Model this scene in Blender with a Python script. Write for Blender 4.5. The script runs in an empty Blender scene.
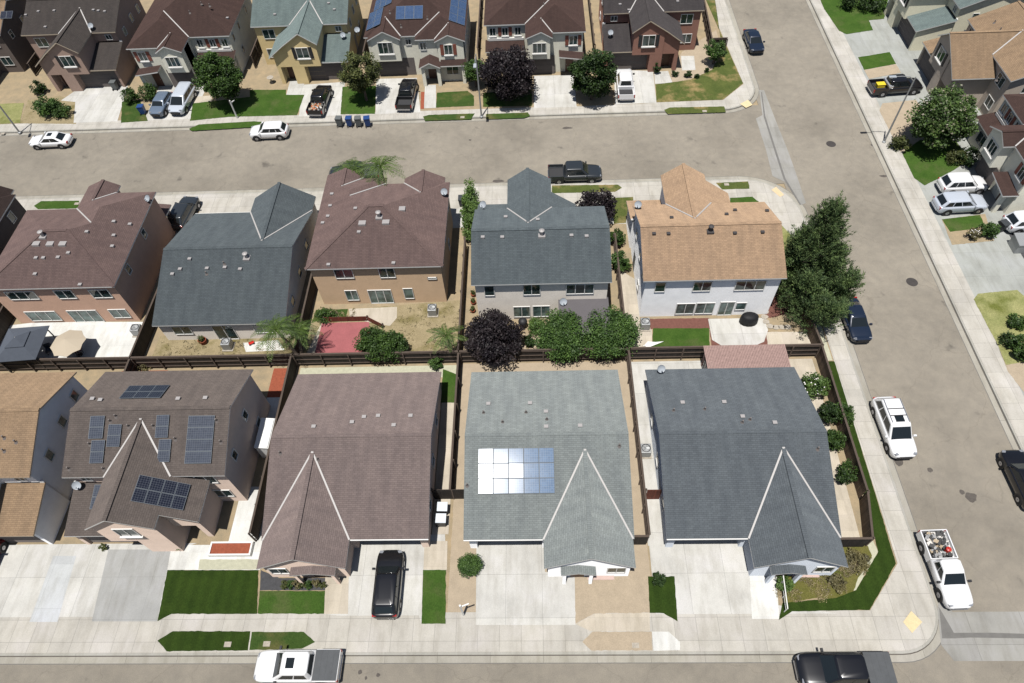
import math
CAM_LENS = 24.0985
CAM_MAT = [(0.999122, 0.019377, 0.037135, 0.000000), (0.005759, 0.814591, -0.580007, 0.000000), (-0.041489, 0.579712, 0.813765, 50.000000), (0.000000, 0.000000, 0.000000, 1.000000)]
SKY, SUN, EXPO = .06, 5.0, 0.04
C_R, C_U, C_F, C_L = (0.999122, 0.005759, -0.041489), (0.019377, 0.814591, 0.579712), (-0.037135, 0.580007, -0.813765), 685.470
import bpy, bmesh, math, random
from mathutils import Vector, Matrix, noise
random.seed(7)
SC = bpy.context.scene
COL = SC.collection
PI = math.pi
R = math.radians

# ------------------------------------------------------------------ materials
def _mat(name):
    m = bpy.data.materials.new(name); m.use_nodes = True
    nt = m.node_tree
    return m, nt, nt.nodes['Principled BSDF']
def N(nt, t, **kw):
    n = nt.nodes.new(t)
    for k, v in kw.items():
        if k in n.inputs: n.inputs[k].default_value = v
        else: setattr(n, k, v)
    return n
def ramp(nt, fac, stops):
    r = nt.nodes.new('ShaderNodeValToRGB')
    el = r.color_ramp.elements
    while len(el) < len(stops): el.new(0.5)
    for e, (p, c) in zip(el, stops):
        e.position = p; e.color = (*c, 1)
    nt.links.new(fac, r.inputs[0])
    return r.outputs[0]
def mixc(nt, fac, a, b, mode='MIX'):
    n = nt.nodes.new('ShaderNodeMix'); n.data_type = 'RGBA'; n.blend_type = mode
    for i, v in ((0, fac), (6, a), (7, b)):
        if isinstance(v, (int, float)): n.inputs[i].default_value = v
        elif isinstance(v, tuple): n.inputs[i].default_value = (*v, 1)
        else: nt.links.new(v, n.inputs[i])
    return n.outputs[2]
def mul(c, k): return tuple(max(0, min(1, x * k)) for x in c)
def paint(name, c, rough=.5, metal=0, coat=0, spec=.5):
    m, nt, b = _mat(name)
    b.inputs['Base Color'].default_value = (*c, 1)
    b.inputs['Roughness'].default_value = rough
    b.inputs['Metallic'].default_value = metal
    b.inputs['Coat Weight'].default_value = coat
    b.inputs['Coat Roughness'].default_value = .08
    b.inputs['Specular IOR Level'].default_value = spec
    return m
def rough_mat(name, c, scale=3, amt=.2, fine=40, rough=.9, bump=.3, c2=None, dist=.02):
    m, nt, b = _mat(name)
    b.inputs['Diffuse Roughness'].default_value = 0.7
    tc = N(nt, 'ShaderNodeTexCoord')
    n1 = N(nt, 'ShaderNodeTexNoise', Scale=scale, Detail=5, Roughness=.65)
    n2 = N(nt, 'ShaderNodeTexNoise', Scale=fine, Detail=2)
    nt.links.new(tc.outputs['Object'], n1.inputs[0]); nt.links.new(tc.outputs['Object'], n2.inputs[0])
    col = ramp(nt, n1.outputs[0], [(.3, mul(c, 1 - amt)), (.7, c2 if c2 else mul(c, 1 + amt))])
    col = mixc(nt, .35, col, ramp(nt, n2.outputs[0], [(.3, mul(c, .7)), (.7, mul(c, 1.3))]))
    nt.links.new(col, b.inputs['Base Color'])
    b.inputs['Roughness'].default_value = rough
    b.inputs['Specular IOR Level'].default_value = .25
    bp = N(nt, 'ShaderNodeBump', Strength=bump, Distance=dist)
    nt.links.new(n2.outputs[0], bp.inputs['Height']); nt.links.new(bp.outputs[0], b.inputs['Normal'])
    return m
def shingle(name, c):
    m, nt, b = _mat(name)
    b.inputs['Diffuse Roughness'].default_value = 1.0
    uv = N(nt, 'ShaderNodeUVMap')
    br = N(nt, 'ShaderNodeTexBrick', Scale=1.0)
    br.inputs['Brick Width'].default_value = .33; br.inputs['Row Height'].default_value = .145
    br.inputs['Mortar Size'].default_value = .012; br.inputs['Mortar Smooth'].default_value = .3
    br.inputs['Color1'].default_value = (*mul(c, 1.09), 1); br.inputs['Color2'].default_value = (*mul(c, .91), 1)
    br.inputs['Mortar'].default_value = (*mul(c, .6), 1)
    br.offset = .37
    nt.links.new(uv.outputs[0], br.inputs[0])
    n = N(nt, 'ShaderNodeTexNoise', Scale=.9, Detail=4)
    n2 = N(nt, 'ShaderNodeTexNoise', Scale=60, Detail=1)
    mp = N(nt, 'ShaderNodeMapping'); mp.inputs['Scale'].default_value = (1.6, .35, 1)
    nt.links.new(uv.outputs[0], mp.inputs[0]); nt.links.new(mp.outputs[0], n.inputs[0]); nt.links.new(uv.outputs[0], n2.inputs[0])
    col = mixc(nt, 1.0, br.outputs[0], ramp(nt, n.outputs[0], [(.28, (.87, .87, .88)), (.72, (1.13, 1.12, 1.1))]), 'MULTIPLY')
    col = mixc(nt, 1.0, col, ramp(nt, n2.outputs[0], [(.3, (.88, .88, .88)), (.75, (1.14, 1.14, 1.14))]), 'MULTIPLY')
    nt.links.new(col, b.inputs['Base Color'])
    b.inputs['Roughness'].default_value = .92; b.inputs['Specular IOR Level'].default_value = .2
    bp = N(nt, 'ShaderNodeBump', Strength=.35, Distance=.01)
    nt.links.new(br.outputs[1], bp.inputs['Height']); bp.invert = True
    nt.links.new(bp.outputs[0], b.inputs['Normal'])
    return m
def leaf_mat(name, dark, light, extra=None):
    m, nt, b = _mat(name)
    g = N(nt, 'ShaderNodeNewGeometry'); tc = N(nt, 'ShaderNodeTexCoord')
    n = N(nt, 'ShaderNodeTexNoise', Scale=.9, Detail=2)
    nt.links.new(tc.outputs['Object'], n.inputs[0])
    mid = tuple((a + c) / 2 for a, c in zip(dark, light))
    st = [(0, dark), (.45, mid), (.9, light)]
    if extra: st.append((.97, extra))
    col = ramp(nt, g.outputs['Random Per Island'], st)
    col = mixc(nt, 1.0, col, ramp(nt, n.outputs[0], [(.35, (.7, .7, .75)), (.65, (1.25, 1.2, 1.05))]), 'MULTIPLY')
    nt.links.new(col, b.inputs['Base Color'])
    b.inputs['Roughness'].default_value = .55; b.inputs['Specular IOR Level'].default_value = .35
    b.inputs['Subsurface Weight'].default_value = 0
    tr = N(nt, 'ShaderNodeBsdfTranslucent'); nt.links.new(col, tr.inputs[0])
    mx = N(nt, 'ShaderNodeMixShader'); mx.inputs[0].default_value = .25
    nt.links.new(b.outputs[0], mx.inputs[1]); nt.links.new(tr.outputs[0], mx.inputs[2])
    nt.links.new(mx.outputs[0], nt.nodes['Material Output'].inputs[0])
    return m
def road_mat(name, c):
    m, nt, b = _mat(name)
    b.inputs['Diffuse Roughness'].default_value = 1.0
    tc = N(nt, 'ShaderNodeTexCoord')
    big = N(nt, 'ShaderNodeTexNoise', Scale=.13, Detail=6, Roughness=.6)
    mid = N(nt, 'ShaderNodeTexNoise', Scale=1.1, Detail=6, Roughness=.7)
    fin = N(nt, 'ShaderNodeTexNoise', Scale=26, Detail=3)
    spot = N(nt, 'ShaderNodeTexNoise', Scale=.55, Detail=3, Roughness=.5)
    wob = N(nt, 'ShaderNodeTexNoise', Scale=.8, Detail=3)
    for n in (big, mid, fin, spot, wob): nt.links.new(tc.outputs['Object'], n.inputs[0])
    col = ramp(nt, big.outputs[0], [(.28, mul(c, .78)), (.5, c), (.72, mul(c, 1.12))])
    col = mixc(nt, 1.0, col, ramp(nt, mid.outputs[0], [(.3, (.88, .88, .89)), (.7, (1.08, 1.07, 1.06))]), 'MULTIPLY')
    col = mixc(nt, 1.0, col, ramp(nt, fin.outputs[0], [(.3, (.84, .84, .84)), (.7, (1.14, 1.14, 1.14))]), 'MULTIPLY')
    col = mixc(nt, 1.0, col, ramp(nt, spot.outputs[0], [(.24, (.62, .62, .63)), (.33, (1, 1, 1))]), 'MULTIPLY')
    # hairline cracks
    add = N(nt, 'ShaderNodeVectorMath', operation='MULTIPLY_ADD')
    nt.links.new(wob.outputs['Color'], add.inputs[0]); add.inputs[1].default_value = (1.6, 1.6, 0); nt.links.new(tc.outputs['Object'], add.inputs[2])
    vo = N(nt, 'ShaderNodeTexVoronoi', feature='DISTANCE_TO_EDGE', Scale=.17)
    nt.links.new(add.outputs[0], vo.inputs['Vector'])
    crack = ramp(nt, vo.outputs[0], [(.0, (.8, .79, .78)), (.007, (1, 1, 1))])
    col = mixc(nt, .6, col, crack, 'MULTIPLY')
    nt.links.new(col, b.inputs['Base Color'])
    b.inputs['Roughness'].default_value = .93; b.inputs['Specular IOR Level'].default_value = .2
    bp = N(nt, 'ShaderNodeBump', Strength=.3, Distance=.01)
    nt.links.new(fin.outputs[0], bp.inputs['Height']); nt.links.new(bp.outputs[0], b.inputs['Normal'])
    return m
def concrete(name, c, w=1.5, h=1.5, joint=.55, off=(0, 0)):
    m, nt, b = _mat(name)
    b.inputs['Diffuse Roughness'].default_value = 0.6
    tc = N(nt, 'ShaderNodeTexCoord')
    mp = N(nt, 'ShaderNodeMapping'); mp.inputs['Location'].default_value = (off[0], off[1], 0)
    nt.links.new(tc.outputs['Object'], mp.inputs[0])
    br = N(nt, 'ShaderNodeTexBrick', Scale=1.0); br.offset = 0
    br.inputs['Brick Width'].default_value = w; br.inputs['Row Height'].default_value = h
    br.inputs['Mortar Size'].default_value = .012; br.inputs['Mortar Smooth'].default_value = .2
    br.inputs['Color1'].default_value = (1.03, 1.03, 1.02, 1); br.inputs['Color2'].default_value = (.93, .93, .93, 1)
    br.inputs['Mortar'].default_value = (joint, joint, joint, 1)
    nt.links.new(mp.outputs[0], br.inputs[0])
    big = N(nt, 'ShaderNodeTexNoise', Scale=.35, Detail=6, Roughness=.6)
    st = N(nt, 'ShaderNodeTexNoise', Scale=1.0, Detail=4, Roughness=.6)
    fin = N(nt, 'ShaderNodeTexNoise', Scale=30, Detail=2)
    mp2 = N(nt, 'ShaderNodeMapping'); mp2.inputs['Scale'].default_value = (1.6, .35, 1)
    nt.links.new(tc.outputs['Object'], mp2.inputs[0])
    nt.links.new(tc.outputs['Object'], big.inputs[0]); nt.links.new(mp2.outputs[0], st.inputs[0]); nt.links.new(tc.outputs['Object'], fin.inputs[0])
    col = ramp(nt, big.outputs[0], [(.3, mul(c, .86)), (.5, c), (.7, mul((c[0], c[1] * 1.0, c[2] * 1.04), 1.08))])
    col = mixc(nt, 1.0, col, ramp(nt, st.outputs[0], [(.3, (.86, .85, .83)), (.55, (1.02, 1.02, 1.02))]), 'MULTIPLY')
    col = mixc(nt, 1.0, col, ramp(nt, fin.outputs[0], [(.3, (.9, .9, .9)), (.7, (1.08, 1.08, 1.08))]), 'MULTIPLY')
    col = mixc(nt, 1.0, col, br.outputs[0], 'MULTIPLY')
    nt.links.new(col, b.inputs['Base Color'])
    b.inputs['Roughness'].default_value = .9; b.inputs['Specular IOR Level'].default_value = .2
    return m
def lawn_mat(name, c, c2, patch=None, stripes=0):
    m, nt, b = _mat(name)
    b.inputs['Diffuse Roughness'].default_value = 1.0
    tc = N(nt, 'ShaderNodeTexCoord')
    n1 = N(nt, 'ShaderNodeTexNoise', Scale=.8, Detail=5, Roughness=.65)
    n2 = N(nt, 'ShaderNodeTexNoise', Scale=14, Detail=4, Roughness=.7)
    n3 = N(nt, 'ShaderNodeTexNoise', Scale=.45, Detail=4, Roughness=.6)
    for n in (n1, n2, n3): nt.links.new(tc.outputs['Object'], n.inputs[0])
    col = ramp(nt, n1.outputs[0], [(.3, c), (.7, c2)])
    if patch: col = mixc(nt, ramp(nt, n3.outputs[0], [(.5, (0, 0, 0)), (.68, (1, 1, 1))]), col, patch)
    col = mixc(nt, 1.0, col, ramp(nt, n2.outputs[0], [(.25, (.6, .6, .6)), (.75, (1.35, 1.35, 1.3))]), 'MULTIPLY')
    if stripes:
        wv = N(nt, 'ShaderNodeTexWave', Scale=stripes, Distortion=.6); wv.bands_direction = 'X'
        nt.links.new(tc.outputs['Object'], wv.inputs[0])
        col = mixc(nt, 1.0, col, ramp(nt, wv.outputs[1], [(.2, (.93, .93, .93)), (.8, (1.07, 1.07, 1.05))]), 'MULTIPLY')
    nt.links.new(col, b.inputs['Base Color'])
    b.inputs['Roughness'].default_value = .95; b.inputs['Specular IOR Level'].default_value = .1
    bp = N(nt, 'ShaderNodeBump', Strength=.7, Distance=.03)
    nt.links.new(n2.outputs[0], bp.inputs['Height']); nt.links.new(bp.outputs[0], b.inputs['Normal'])
    return m
def slat_mat(name, c, w=.14):
    """boards with a thin dark gap between, along local X/Y through a wave-free brick pattern"""
    m, nt, b = _mat(name)
    uv = N(nt, 'ShaderNodeUVMap')
    br = N(nt, 'ShaderNodeTexBrick', Scale=1.0); br.offset = .5
    br.inputs['Brick Width'].default_value = w; br.inputs['Row Height'].default_value = 9
    br.inputs['Mortar Size'].default_value = .008
    br.inputs['Color1'].default_value = (*mul(c, 1.3), 1); br.inputs['Color2'].default_value = (*mul(c, .7), 1)
    br.inputs['Mortar'].default_value = (*mul(c, .3), 1)
    nt.links.new(uv.outputs[0], br.inputs[0])
    n = N(nt, 'ShaderNodeTexNoise', Scale=2.5, Detail=5); nt.links.new(uv.outputs[0], n.inputs[0])
    col = mixc(nt, 1.0, br.outputs[0], ramp(nt, n.outputs[0], [(.3, (.75, .75, .75)), (.7, (1.2, 1.18, 1.15))]), 'MULTIPLY')
    nt.links.new(col, b.inputs['Base Color']); b.inputs['Roughness'].default_value = .85
    return m
def solar_mat(name, c, line, rough=.12, spec=.6):
    m, nt, b = _mat(name)
    uv = N(nt, 'ShaderNodeUVMap')
    br = N(nt, 'ShaderNodeTexBrick', Scale=1.0); br.offset = 0
    br.inputs['Brick Width'].default_value = .165; br.inputs['Row Height'].default_value = .165
    br.inputs['Mortar Size'].default_value = .006
    br.inputs['Color1'].default_value = (*c, 1); br.inputs['Color2'].default_value = (*mul(c, 1.25), 1)
    br.inputs['Mortar'].default_value = (*line, 1)
    nt.links.new(uv.outputs[0], br.inputs[0]); nt.links.new(br.outputs[0], b.inputs['Base Color'])
    b.inputs['Roughness'].default_value = rough; b.inputs['Specular IOR Level'].default_value = spec
    b.inputs['Coat Weight'].default_value = .0
    return m
def glass_mat(name, c=(.02, .03, .032), rough=.04):
    m, nt, b = _mat(name)
    tc = N(nt, 'ShaderNodeTexCoord'); n = N(nt, 'ShaderNodeTexNoise', Scale=1.3, Detail=2)
    nt.links.new(tc.outputs['Object'], n.inputs[0])
    nt.links.new(ramp(nt, n.outputs[0], [(.4, c), (.65, mul(c, 2.6))]), b.inputs['Base Color'])
    b.inputs['Roughness'].default_value = rough; b.inputs['Specular IOR Level'].default_value = .8
    return m

def g(px, py, z=0.0):
    """ground point (at height z) seen at a place in the photograph, from the surveyed camera"""
    d = [C_F[i] + C_R[i] * (px - 512) / C_L - C_U[i] * (py - 341.5) / C_L for i in range(3)]
    t = (z - 50.0) / d[2]
    return (d[0] * t, d[1] * t)
# ------------------------------------------------------------------ mesh builder
class MB:
    def __init__(s, mx=1):
        s.v = []; s.f = []; s.m = []; s.uv = []; s.mx = mx
    def face(s, pts, mat=0, uv=None):
        i = len(s.v); s.v += [tuple(p) for p in pts]; s.f.append(tuple(range(i, i + len(pts)))); s.m.append(mat)
        s.uv.append(uv if uv else [(p[0], p[1]) for p in pts])
    def raw(s, vs, fs, mat=0):
        i = len(s.v); s.v += [tuple(p) for p in vs]
        for f in fs:
            s.f.append(tuple(i + k for k in f)); s.m.append(mat)
            s.uv.append([(vs[k][0], vs[k][1]) for k in f])
    def box(s, x0, y0, z0, x1, y1, z1, mat=0):
        if x0 > x1: x0, x1 = x1, x0
        if y0 > y1: y0, y1 = y1, y0
        vs = [(x0, y0, z0), (x1, y0, z0), (x1, y1, z0), (x0, y1, z0), (x0, y0, z1), (x1, y0, z1), (x1, y1, z1), (x0, y1, z1)]
        i = len(s.v); s.v += vs
        for f in ((3, 2, 1, 0), (4, 5, 6, 7), (0, 1, 5, 4), (1, 2, 6, 5), (2, 3, 7, 6), (3, 0, 4, 7)):
            s.f.append(tuple(i + k for k in f)); s.m.append(mat)
            if f[0] in (3, 4) and f[1] in (2, 5): s.uv.append([(vs[k][0], vs[k][1]) for k in f])
            elif f in ((0, 1, 5, 4), (2, 3, 7, 6)): s.uv.append([(vs[k][0], vs[k][2]) for k in f])
            else: s.uv.append([(vs[k][1], vs[k][2]) for k in f])
    def obox(s, c, ax, ay, az, mat=0):
        c, ax, ay, az = map(Vector, (c, ax, ay, az))
        vs = [c + i * ax + j * ay + k * az for k in (-1, 1) for j, i in ((-1, -1), (-1, 1), (1, 1), (1, -1))]
        s.raw(vs, ((3, 2, 1, 0), (4, 5, 6, 7), (0, 1, 5, 4), (1, 2, 6, 5), (2, 3, 7, 6), (3, 0, 4, 7)), mat)
    def slab(s, top, t=.16, mat=0, side=1):
        """coplanar polygon `top` (counter-clockwise from above) given a thickness straight down; roof UVs in metres"""
        P = [Vector(p) for p in top]
        n = (P[1] - P[0]).cross(P[2] - P[0]).normalized()
        if n.z < 0: P.reverse(); n = -n
        u = Vector((0, 0, 1)).cross(n)
        u = Vector((1, 0, 0)) if u.length < 1e-4 else u.normalized()
        w = n.cross(u)
        s.face(P, mat, [(p.dot(u), p.dot(w)) for p in P])
        Q = [p - Vector((0, 0, t)) for p in P]
        i = len(s.v); k = len(P); s.v += [tuple(q) for q in Q]
        s.f.append(tuple(i + k - 1 - j for j in range(k))); s.m.append(side); s.uv.append([(0, 0)] * k)
        for j in range(k):
            s.face([P[j], Q[j], Q[(j + 1) % k], P[(j + 1) % k]], side)
    def prism(s, poly, z0, z1, mat=0, side=None):
        side = mat if side is None else side
        k = len(poly)
        a = sum(poly[i][0] * poly[(i + 1) % k][1] - poly[(i + 1) % k][0] * poly[i][1] for i in range(k))
        if a < 0: poly = poly[::-1]
        s.face([(x, y, z1) for x, y in poly], mat)
        s.face([(x, y, z0) for x, y in poly[::-1]], side)
        for i in range(k):
            (x0, y0), (x1, y1) = poly[i], poly[(i + 1) % k]
            s.face([(x0, y0, z0), (x1, y1, z0), (x1, y1, z1), (x0, y0, z1)], side, [(x0 + y0, z0), (x1 + y1, z0), (x1 + y1, z1), (x0 + y0, z1)])
    def ext_x(s, yz, x0, x1, mat=0):
        k = len(yz)
        s.face([(x1, y, z) for y, z in yz], mat); s.face([(x0, y, z) for y, z in yz[::-1]], mat)
        for i in range(k):
            a, b = yz[i], yz[(i + 1) % k]
            s.face([(x0, *a), (x0, *b), (x1, *b), (x1, *a)], mat)
    def ext_y(s, xz, y0, y1, mat=0):
        k = len(xz)
        s.face([(x, y0, z) for x, z in xz], mat); s.face([(x, y1, z) for x, z in xz[::-1]], mat)
        for i in range(k):
            a, b = xz[i], xz[(i + 1) % k]
            s.face([(a[0], y0, a[1]), (a[0], y1, a[1]), (b[0], y1, b[1]), (b[0], y0, b[1])], mat)
    def tube(s, pts, rad, n=8, mat=0, cap=True):
        pts = [Vector(p) for p in pts]
        rs = rad if isinstance(rad, (list, tuple)) else [rad] * len(pts)
        base = len(s.v); prev = None
        for i, p in enumerate(pts):
            d = (pts[min(i + 1, len(pts) - 1)] - pts[max(i - 1, 0)]).normalized()
            a = d.orthogonal().normalized() if prev is None else (prev - d * prev.dot(d)).normalized()
            prev = a; b = d.cross(a)
            for k in range(n):
                t = 2 * PI * k / n
                s.v.append(tuple(p + rs[i] * (math.cos(t) * a + math.sin(t) * b)))
        for i in range(len(pts) - 1):
            for k in range(n):
                f = (base + i * n + k, base + i * n + (k + 1) % n, base + (i + 1) * n + (k + 1) % n, base + (i + 1) * n + k)
                s.f.append(f); s.m.append(mat); s.uv.append([(0, 0)] * 4)
        if cap:
            s.f.append(tuple(base + k for k in range(n))[::-1]); s.m.append(mat); s.uv.append([(0, 0)] * n)
            e = base + (len(pts) - 1) * n
            s.f.append(tuple(e + k for k in range(n))); s.m.append(mat); s.uv.append([(0, 0)] * n)
    def lathe(s, prof, c=(0, 0, 0), n=16, mat=0, axis='z'):
        base = len(s.v); k = len(prof)
        for i in range(n):
            t = 2 * PI * i / n
            for r_, h in prof:
                if axis == 'z': p = (c[0] + r_ * math.cos(t), c[1] + r_ * math.sin(t), c[2] + h)
                else: p = (c[0] + r_ * math.cos(t), c[1] + h, c[2] + r_ * math.sin(t))
                s.v.append(p)
        for i in range(n):
            for j in range(k - 1):
                a = base + i * k + j; b = base + ((i + 1) % n) * k + j
                s.f.append((a, b, b + 1, a + 1)); s.m.append(mat); s.uv.append([(0, 0)] * 4)
    def ball(s, c, r, n=10, mat=0, squash=1):
        s.lathe([(max(.001, r * math.sin(PI * i / n)), -r * squash * math.cos(PI * i / n)) for i in range(n + 1)], c, n + 4, mat)
    def build(s, name, mats, parent=None, smooth=False, recalc=True, bevel=0):
        me = bpy.data.meshes.new(name)
        vs = s.v if s.mx == 1 else [(-x, y, z) for x, y, z in s.v]
        me.from_pydata(vs, [], s.f)
        for mm in (mats if isinstance(mats, (list, tuple)) else [mats]): me.materials.append(mm)
        me.polygons.foreach_set('material_index', s.m)
        ul = me.uv_layers.new(name='UVMap')
        flat = [c for f in s.uv for p in f for c in p]
        ul.data.foreach_set('uv', flat)
        if recalc:
            bm = bmesh.new(); bm.from_mesh(me)
            bmesh.ops.remove_doubles(bm, verts=bm.verts, dist=1e-5) if smooth else None
            bmesh.ops.recalc_face_normals(bm, faces=bm.faces)
            bm.to_mesh(me); bm.free()
        if smooth: me.polygons.foreach_set('use_smooth', [True] * len(me.polygons))
        o = bpy.data.objects.new(name, me); COL.objects.link(o)
        if parent: o.parent = parent
        if bevel:
            b = o.modifiers.new('bevel', 'BEVEL'); b.width = bevel; b.segments = 2; b.limit_method = 'ANGLE'
        return o
def tag(o, label=None, cat=None, group=None, kind=None):
    if label: o['label'] = label
    if cat: o['category'] = cat
    if group: o['group'] = group
    if kind: o['kind'] = kind
    return o
def empty(name, loc, rz=0, label=None, cat=None, group=None):
    o = bpy.data.objects.new(name, None); COL.objects.link(o)
    o.location = loc if len(loc) == 3 else (*loc, 0); o.rotation_euler = (0, 0, rz); o.empty_display_size = .3
    return tag(o, label, cat, group)
def copy_tree(o, parent=None):
    c = o.copy(); COL.objects.link(c); c.parent = parent
    for ch in list(o.children): copy_tree(ch, c)
    return c
def sheet(name, poly, z, mat, kind='structure', base=None):
    """a ground sheet: polygon at height z; with base it gets side faces down to base"""
    m = MB()
    if base is None:
        k = len(poly)
        a = sum(poly[i][0] * poly[(i + 1) % k][1] - poly[(i + 1) % k][0] * poly[i][1] for i in range(k))
        if a < 0: poly = poly[::-1]
        m.face([(x, y, z) for x, y in poly])
    else: m.prism(poly, base, z)
    o = m.build(name, mat, recalc=base is not None)
    if kind: o['kind'] = kind
    return o

FAC = {'brown': (1.773, 1.745, 1.834), 'slate': (1.397, 1.416, 1.397), 'drive': (1.008, 1.041, 1.076), 'turf': (1.05, 1.05, 0.62), 'road': (0.847, 0.861, 0.825), 'tan': (1.038, 1.229, 1.47), 'w_tan': (1.064, 1.097, 1.05), 'dirt': (0.934, 1.167, 1.384), 'grey': (1.032, 1.082, 1.114), 'taupe': (1.009, 1.027, 1.048), 'redbrown': (1.282, 1.315, 1.363), 'slate_blue': (1.053, 1.044, 0.996), 'steel': (1.051, 1.101, 1.072), 'w_white': (1.3, 1.3, 1.3), 'walk': (0.919, 0.974, 1.001), 'vlawn': (0.92, 0.95, 0.74), 'tan_dim': (0.863, 1.031, 1.192), 'maroon': (0.62, 0.58, 0.56), 'green_grey': (0.929, 1.028, 1.025), 'w_salmon': (0.9, 0.92, 0.88), 'rdrive': (0.683, 0.738, 0.759), 'drive2': (0.871, 0.899, 0.93), 'white': (1.008, 1.041, 1.076), 'tanwalk': (0.875, 0.928, 0.953), 'blue': (1.008, 1.041, 1.076), 'lawn': (0.85, 0.9, 0.7), 'dlawn': (0.85, 0.9, 0.7), 'gutter': (0.95, 0.95, 0.93), 'curb': (0.875, 0.928, 0.953), 'soil': (0.934, 1.167, 1.384), 'gravel': (0.934, 1.167, 1.384), 'weeds': (0.934, 1.167, 1.384), 'drylawn': (0.934, 1.167, 1.384), 'top_grey': (0.72, 0.72, 0.72), 'charcoal': (0.72, 0.72, 0.74), 'dim': (0.6, 0.6, 0.6), 'w_pale_pink': (1.1, 1.1, 1.1), 'w_cream': (1.064, 1.097, 1.05), 'w_offwhite': (1.064, 1.097, 1.05), 'w_yellow': (1.064, 1.097, 1.05), 'w_terracotta': (0.95, 0.98, 0.98)}
def fx(n, c):
    a = FAC.get(n, (1, 1, 1)); return tuple(min(.9, x * y) for x, y in zip(c, a))
def sr(r, g, b, k=.8):
    f = lambda c: ((c / 255 + .055) / 1.055) ** 2.4 if c > 10 else c / 255 / 12.92
    return tuple(f(c) * k for c in (r, g, b))
M = dict(
    trim=paint('white_trim', (.72, .71, .68), .6), darktrim=paint('dark_trim', (.09, .07, .06), .6),
    tantrim=paint('tan_trim', (.5, .42, .32), .7), greytrim=paint('grey_trim', (.3, .3, .3), .7),
    glass=glass_mat('window_glass', (.018, .03, .03)), glass2=glass_mat('curtained_glass', (.06, .09, .085), .08),
    vent=paint('galvanised_vent', (.36, .34, .33), .6, .2), pipe=paint('vent_pipe', (.16, .14, .13), .7), ventdark=paint('dark_vent', (.05, .045, .045), .7),
    flash=paint('valley_flashing', (.44, .42, .4), .65), garage=rough_mat('garage_door_paint', (.16, .14, .13), 2, .1),
    garagew=rough_mat('pale_garage_door_paint', (.6, .58, .53), 2, .1),
    shutter=paint('shutter_red_brown', (.24, .08, .055), .7), shutterb=paint('shutter_black', (.02, .02, .022), .7),
    door=paint('front_door', (.12, .06, .04), .5), brick=rough_mat('brick_veneer', (.3, .2, .16), 6, .35, 30),
    pv=solar_mat('solar_cells', (.014, .016, .026), (.12, .13, .15)), pvb=solar_mat('blue_grey_solar_cells', (.045, .052, .068), (.14, .15, .17)), pvt=solar_mat('blue_solar_cells', (.03, .06, .13), (.16, .2, .27)),
    pvs=solar_mat('glossy_solar_cells', (.07, .12, .2), (.2, .24, .3), .165, .075), pvframe=paint('panel_frame', (.16, .18, .2), .6, 0, 0, .2),
    alu=paint('aluminium_frame', (.7, .7, .72), .4, .5), metal=paint('grey_metal', (.35, .36, .36), .5, .4),
    dark=paint('dark_metal', (.04, .04, .045), .5), dish=paint('dish_grey', (.34, .37, .4), .5),
    stone=rough_mat('stone', (.4, .36, .3), 8, .3, 40), white=paint('white_plastic', (.78, .78, .76), .5),
)
SH = {k: shingle('shingle_' + k, fx(k, sr(*c))) for k, c in dict(
    taupe=(113, 103, 97), redbrown=(106, 88, 83), grey=(140, 143, 140), slate=(88, 93, 98), slate_blue=(92, 100, 106),
    steel=(96, 102, 107), brown=(103, 93, 88), tan=(178, 140, 106), tan_dim=(178, 140, 106), top_grey=(99, 92, 88), green_grey=(128, 136, 134),
    maroon=(104, 85, 80), charcoal=(92, 87, 86), dim=(80, 66, 62)).items()}
def stucco(name, c, k=1.0): return rough_mat('stucco_' + name, fx('w_' + name, sr(*c, k)), 1.2, .08, 50, .92, .3)
ST = {k: stucco(k, c) for k, c in dict(
    white=(236, 238, 240), salmon=(208, 170, 150), tan=(196, 166, 138), pale_pink=(212, 204, 193), grey=(178, 180, 178), cream=(225, 216, 196),
    yellow=(216, 192, 146), brownpink=(172, 148, 134), brick=(150, 112, 98), blue_grey=(190, 196, 204), offwhite=(222, 216, 205), dark=(110, 100, 94),
    greige=(186, 174, 160), terracotta=(214, 190, 174)).items()}

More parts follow.
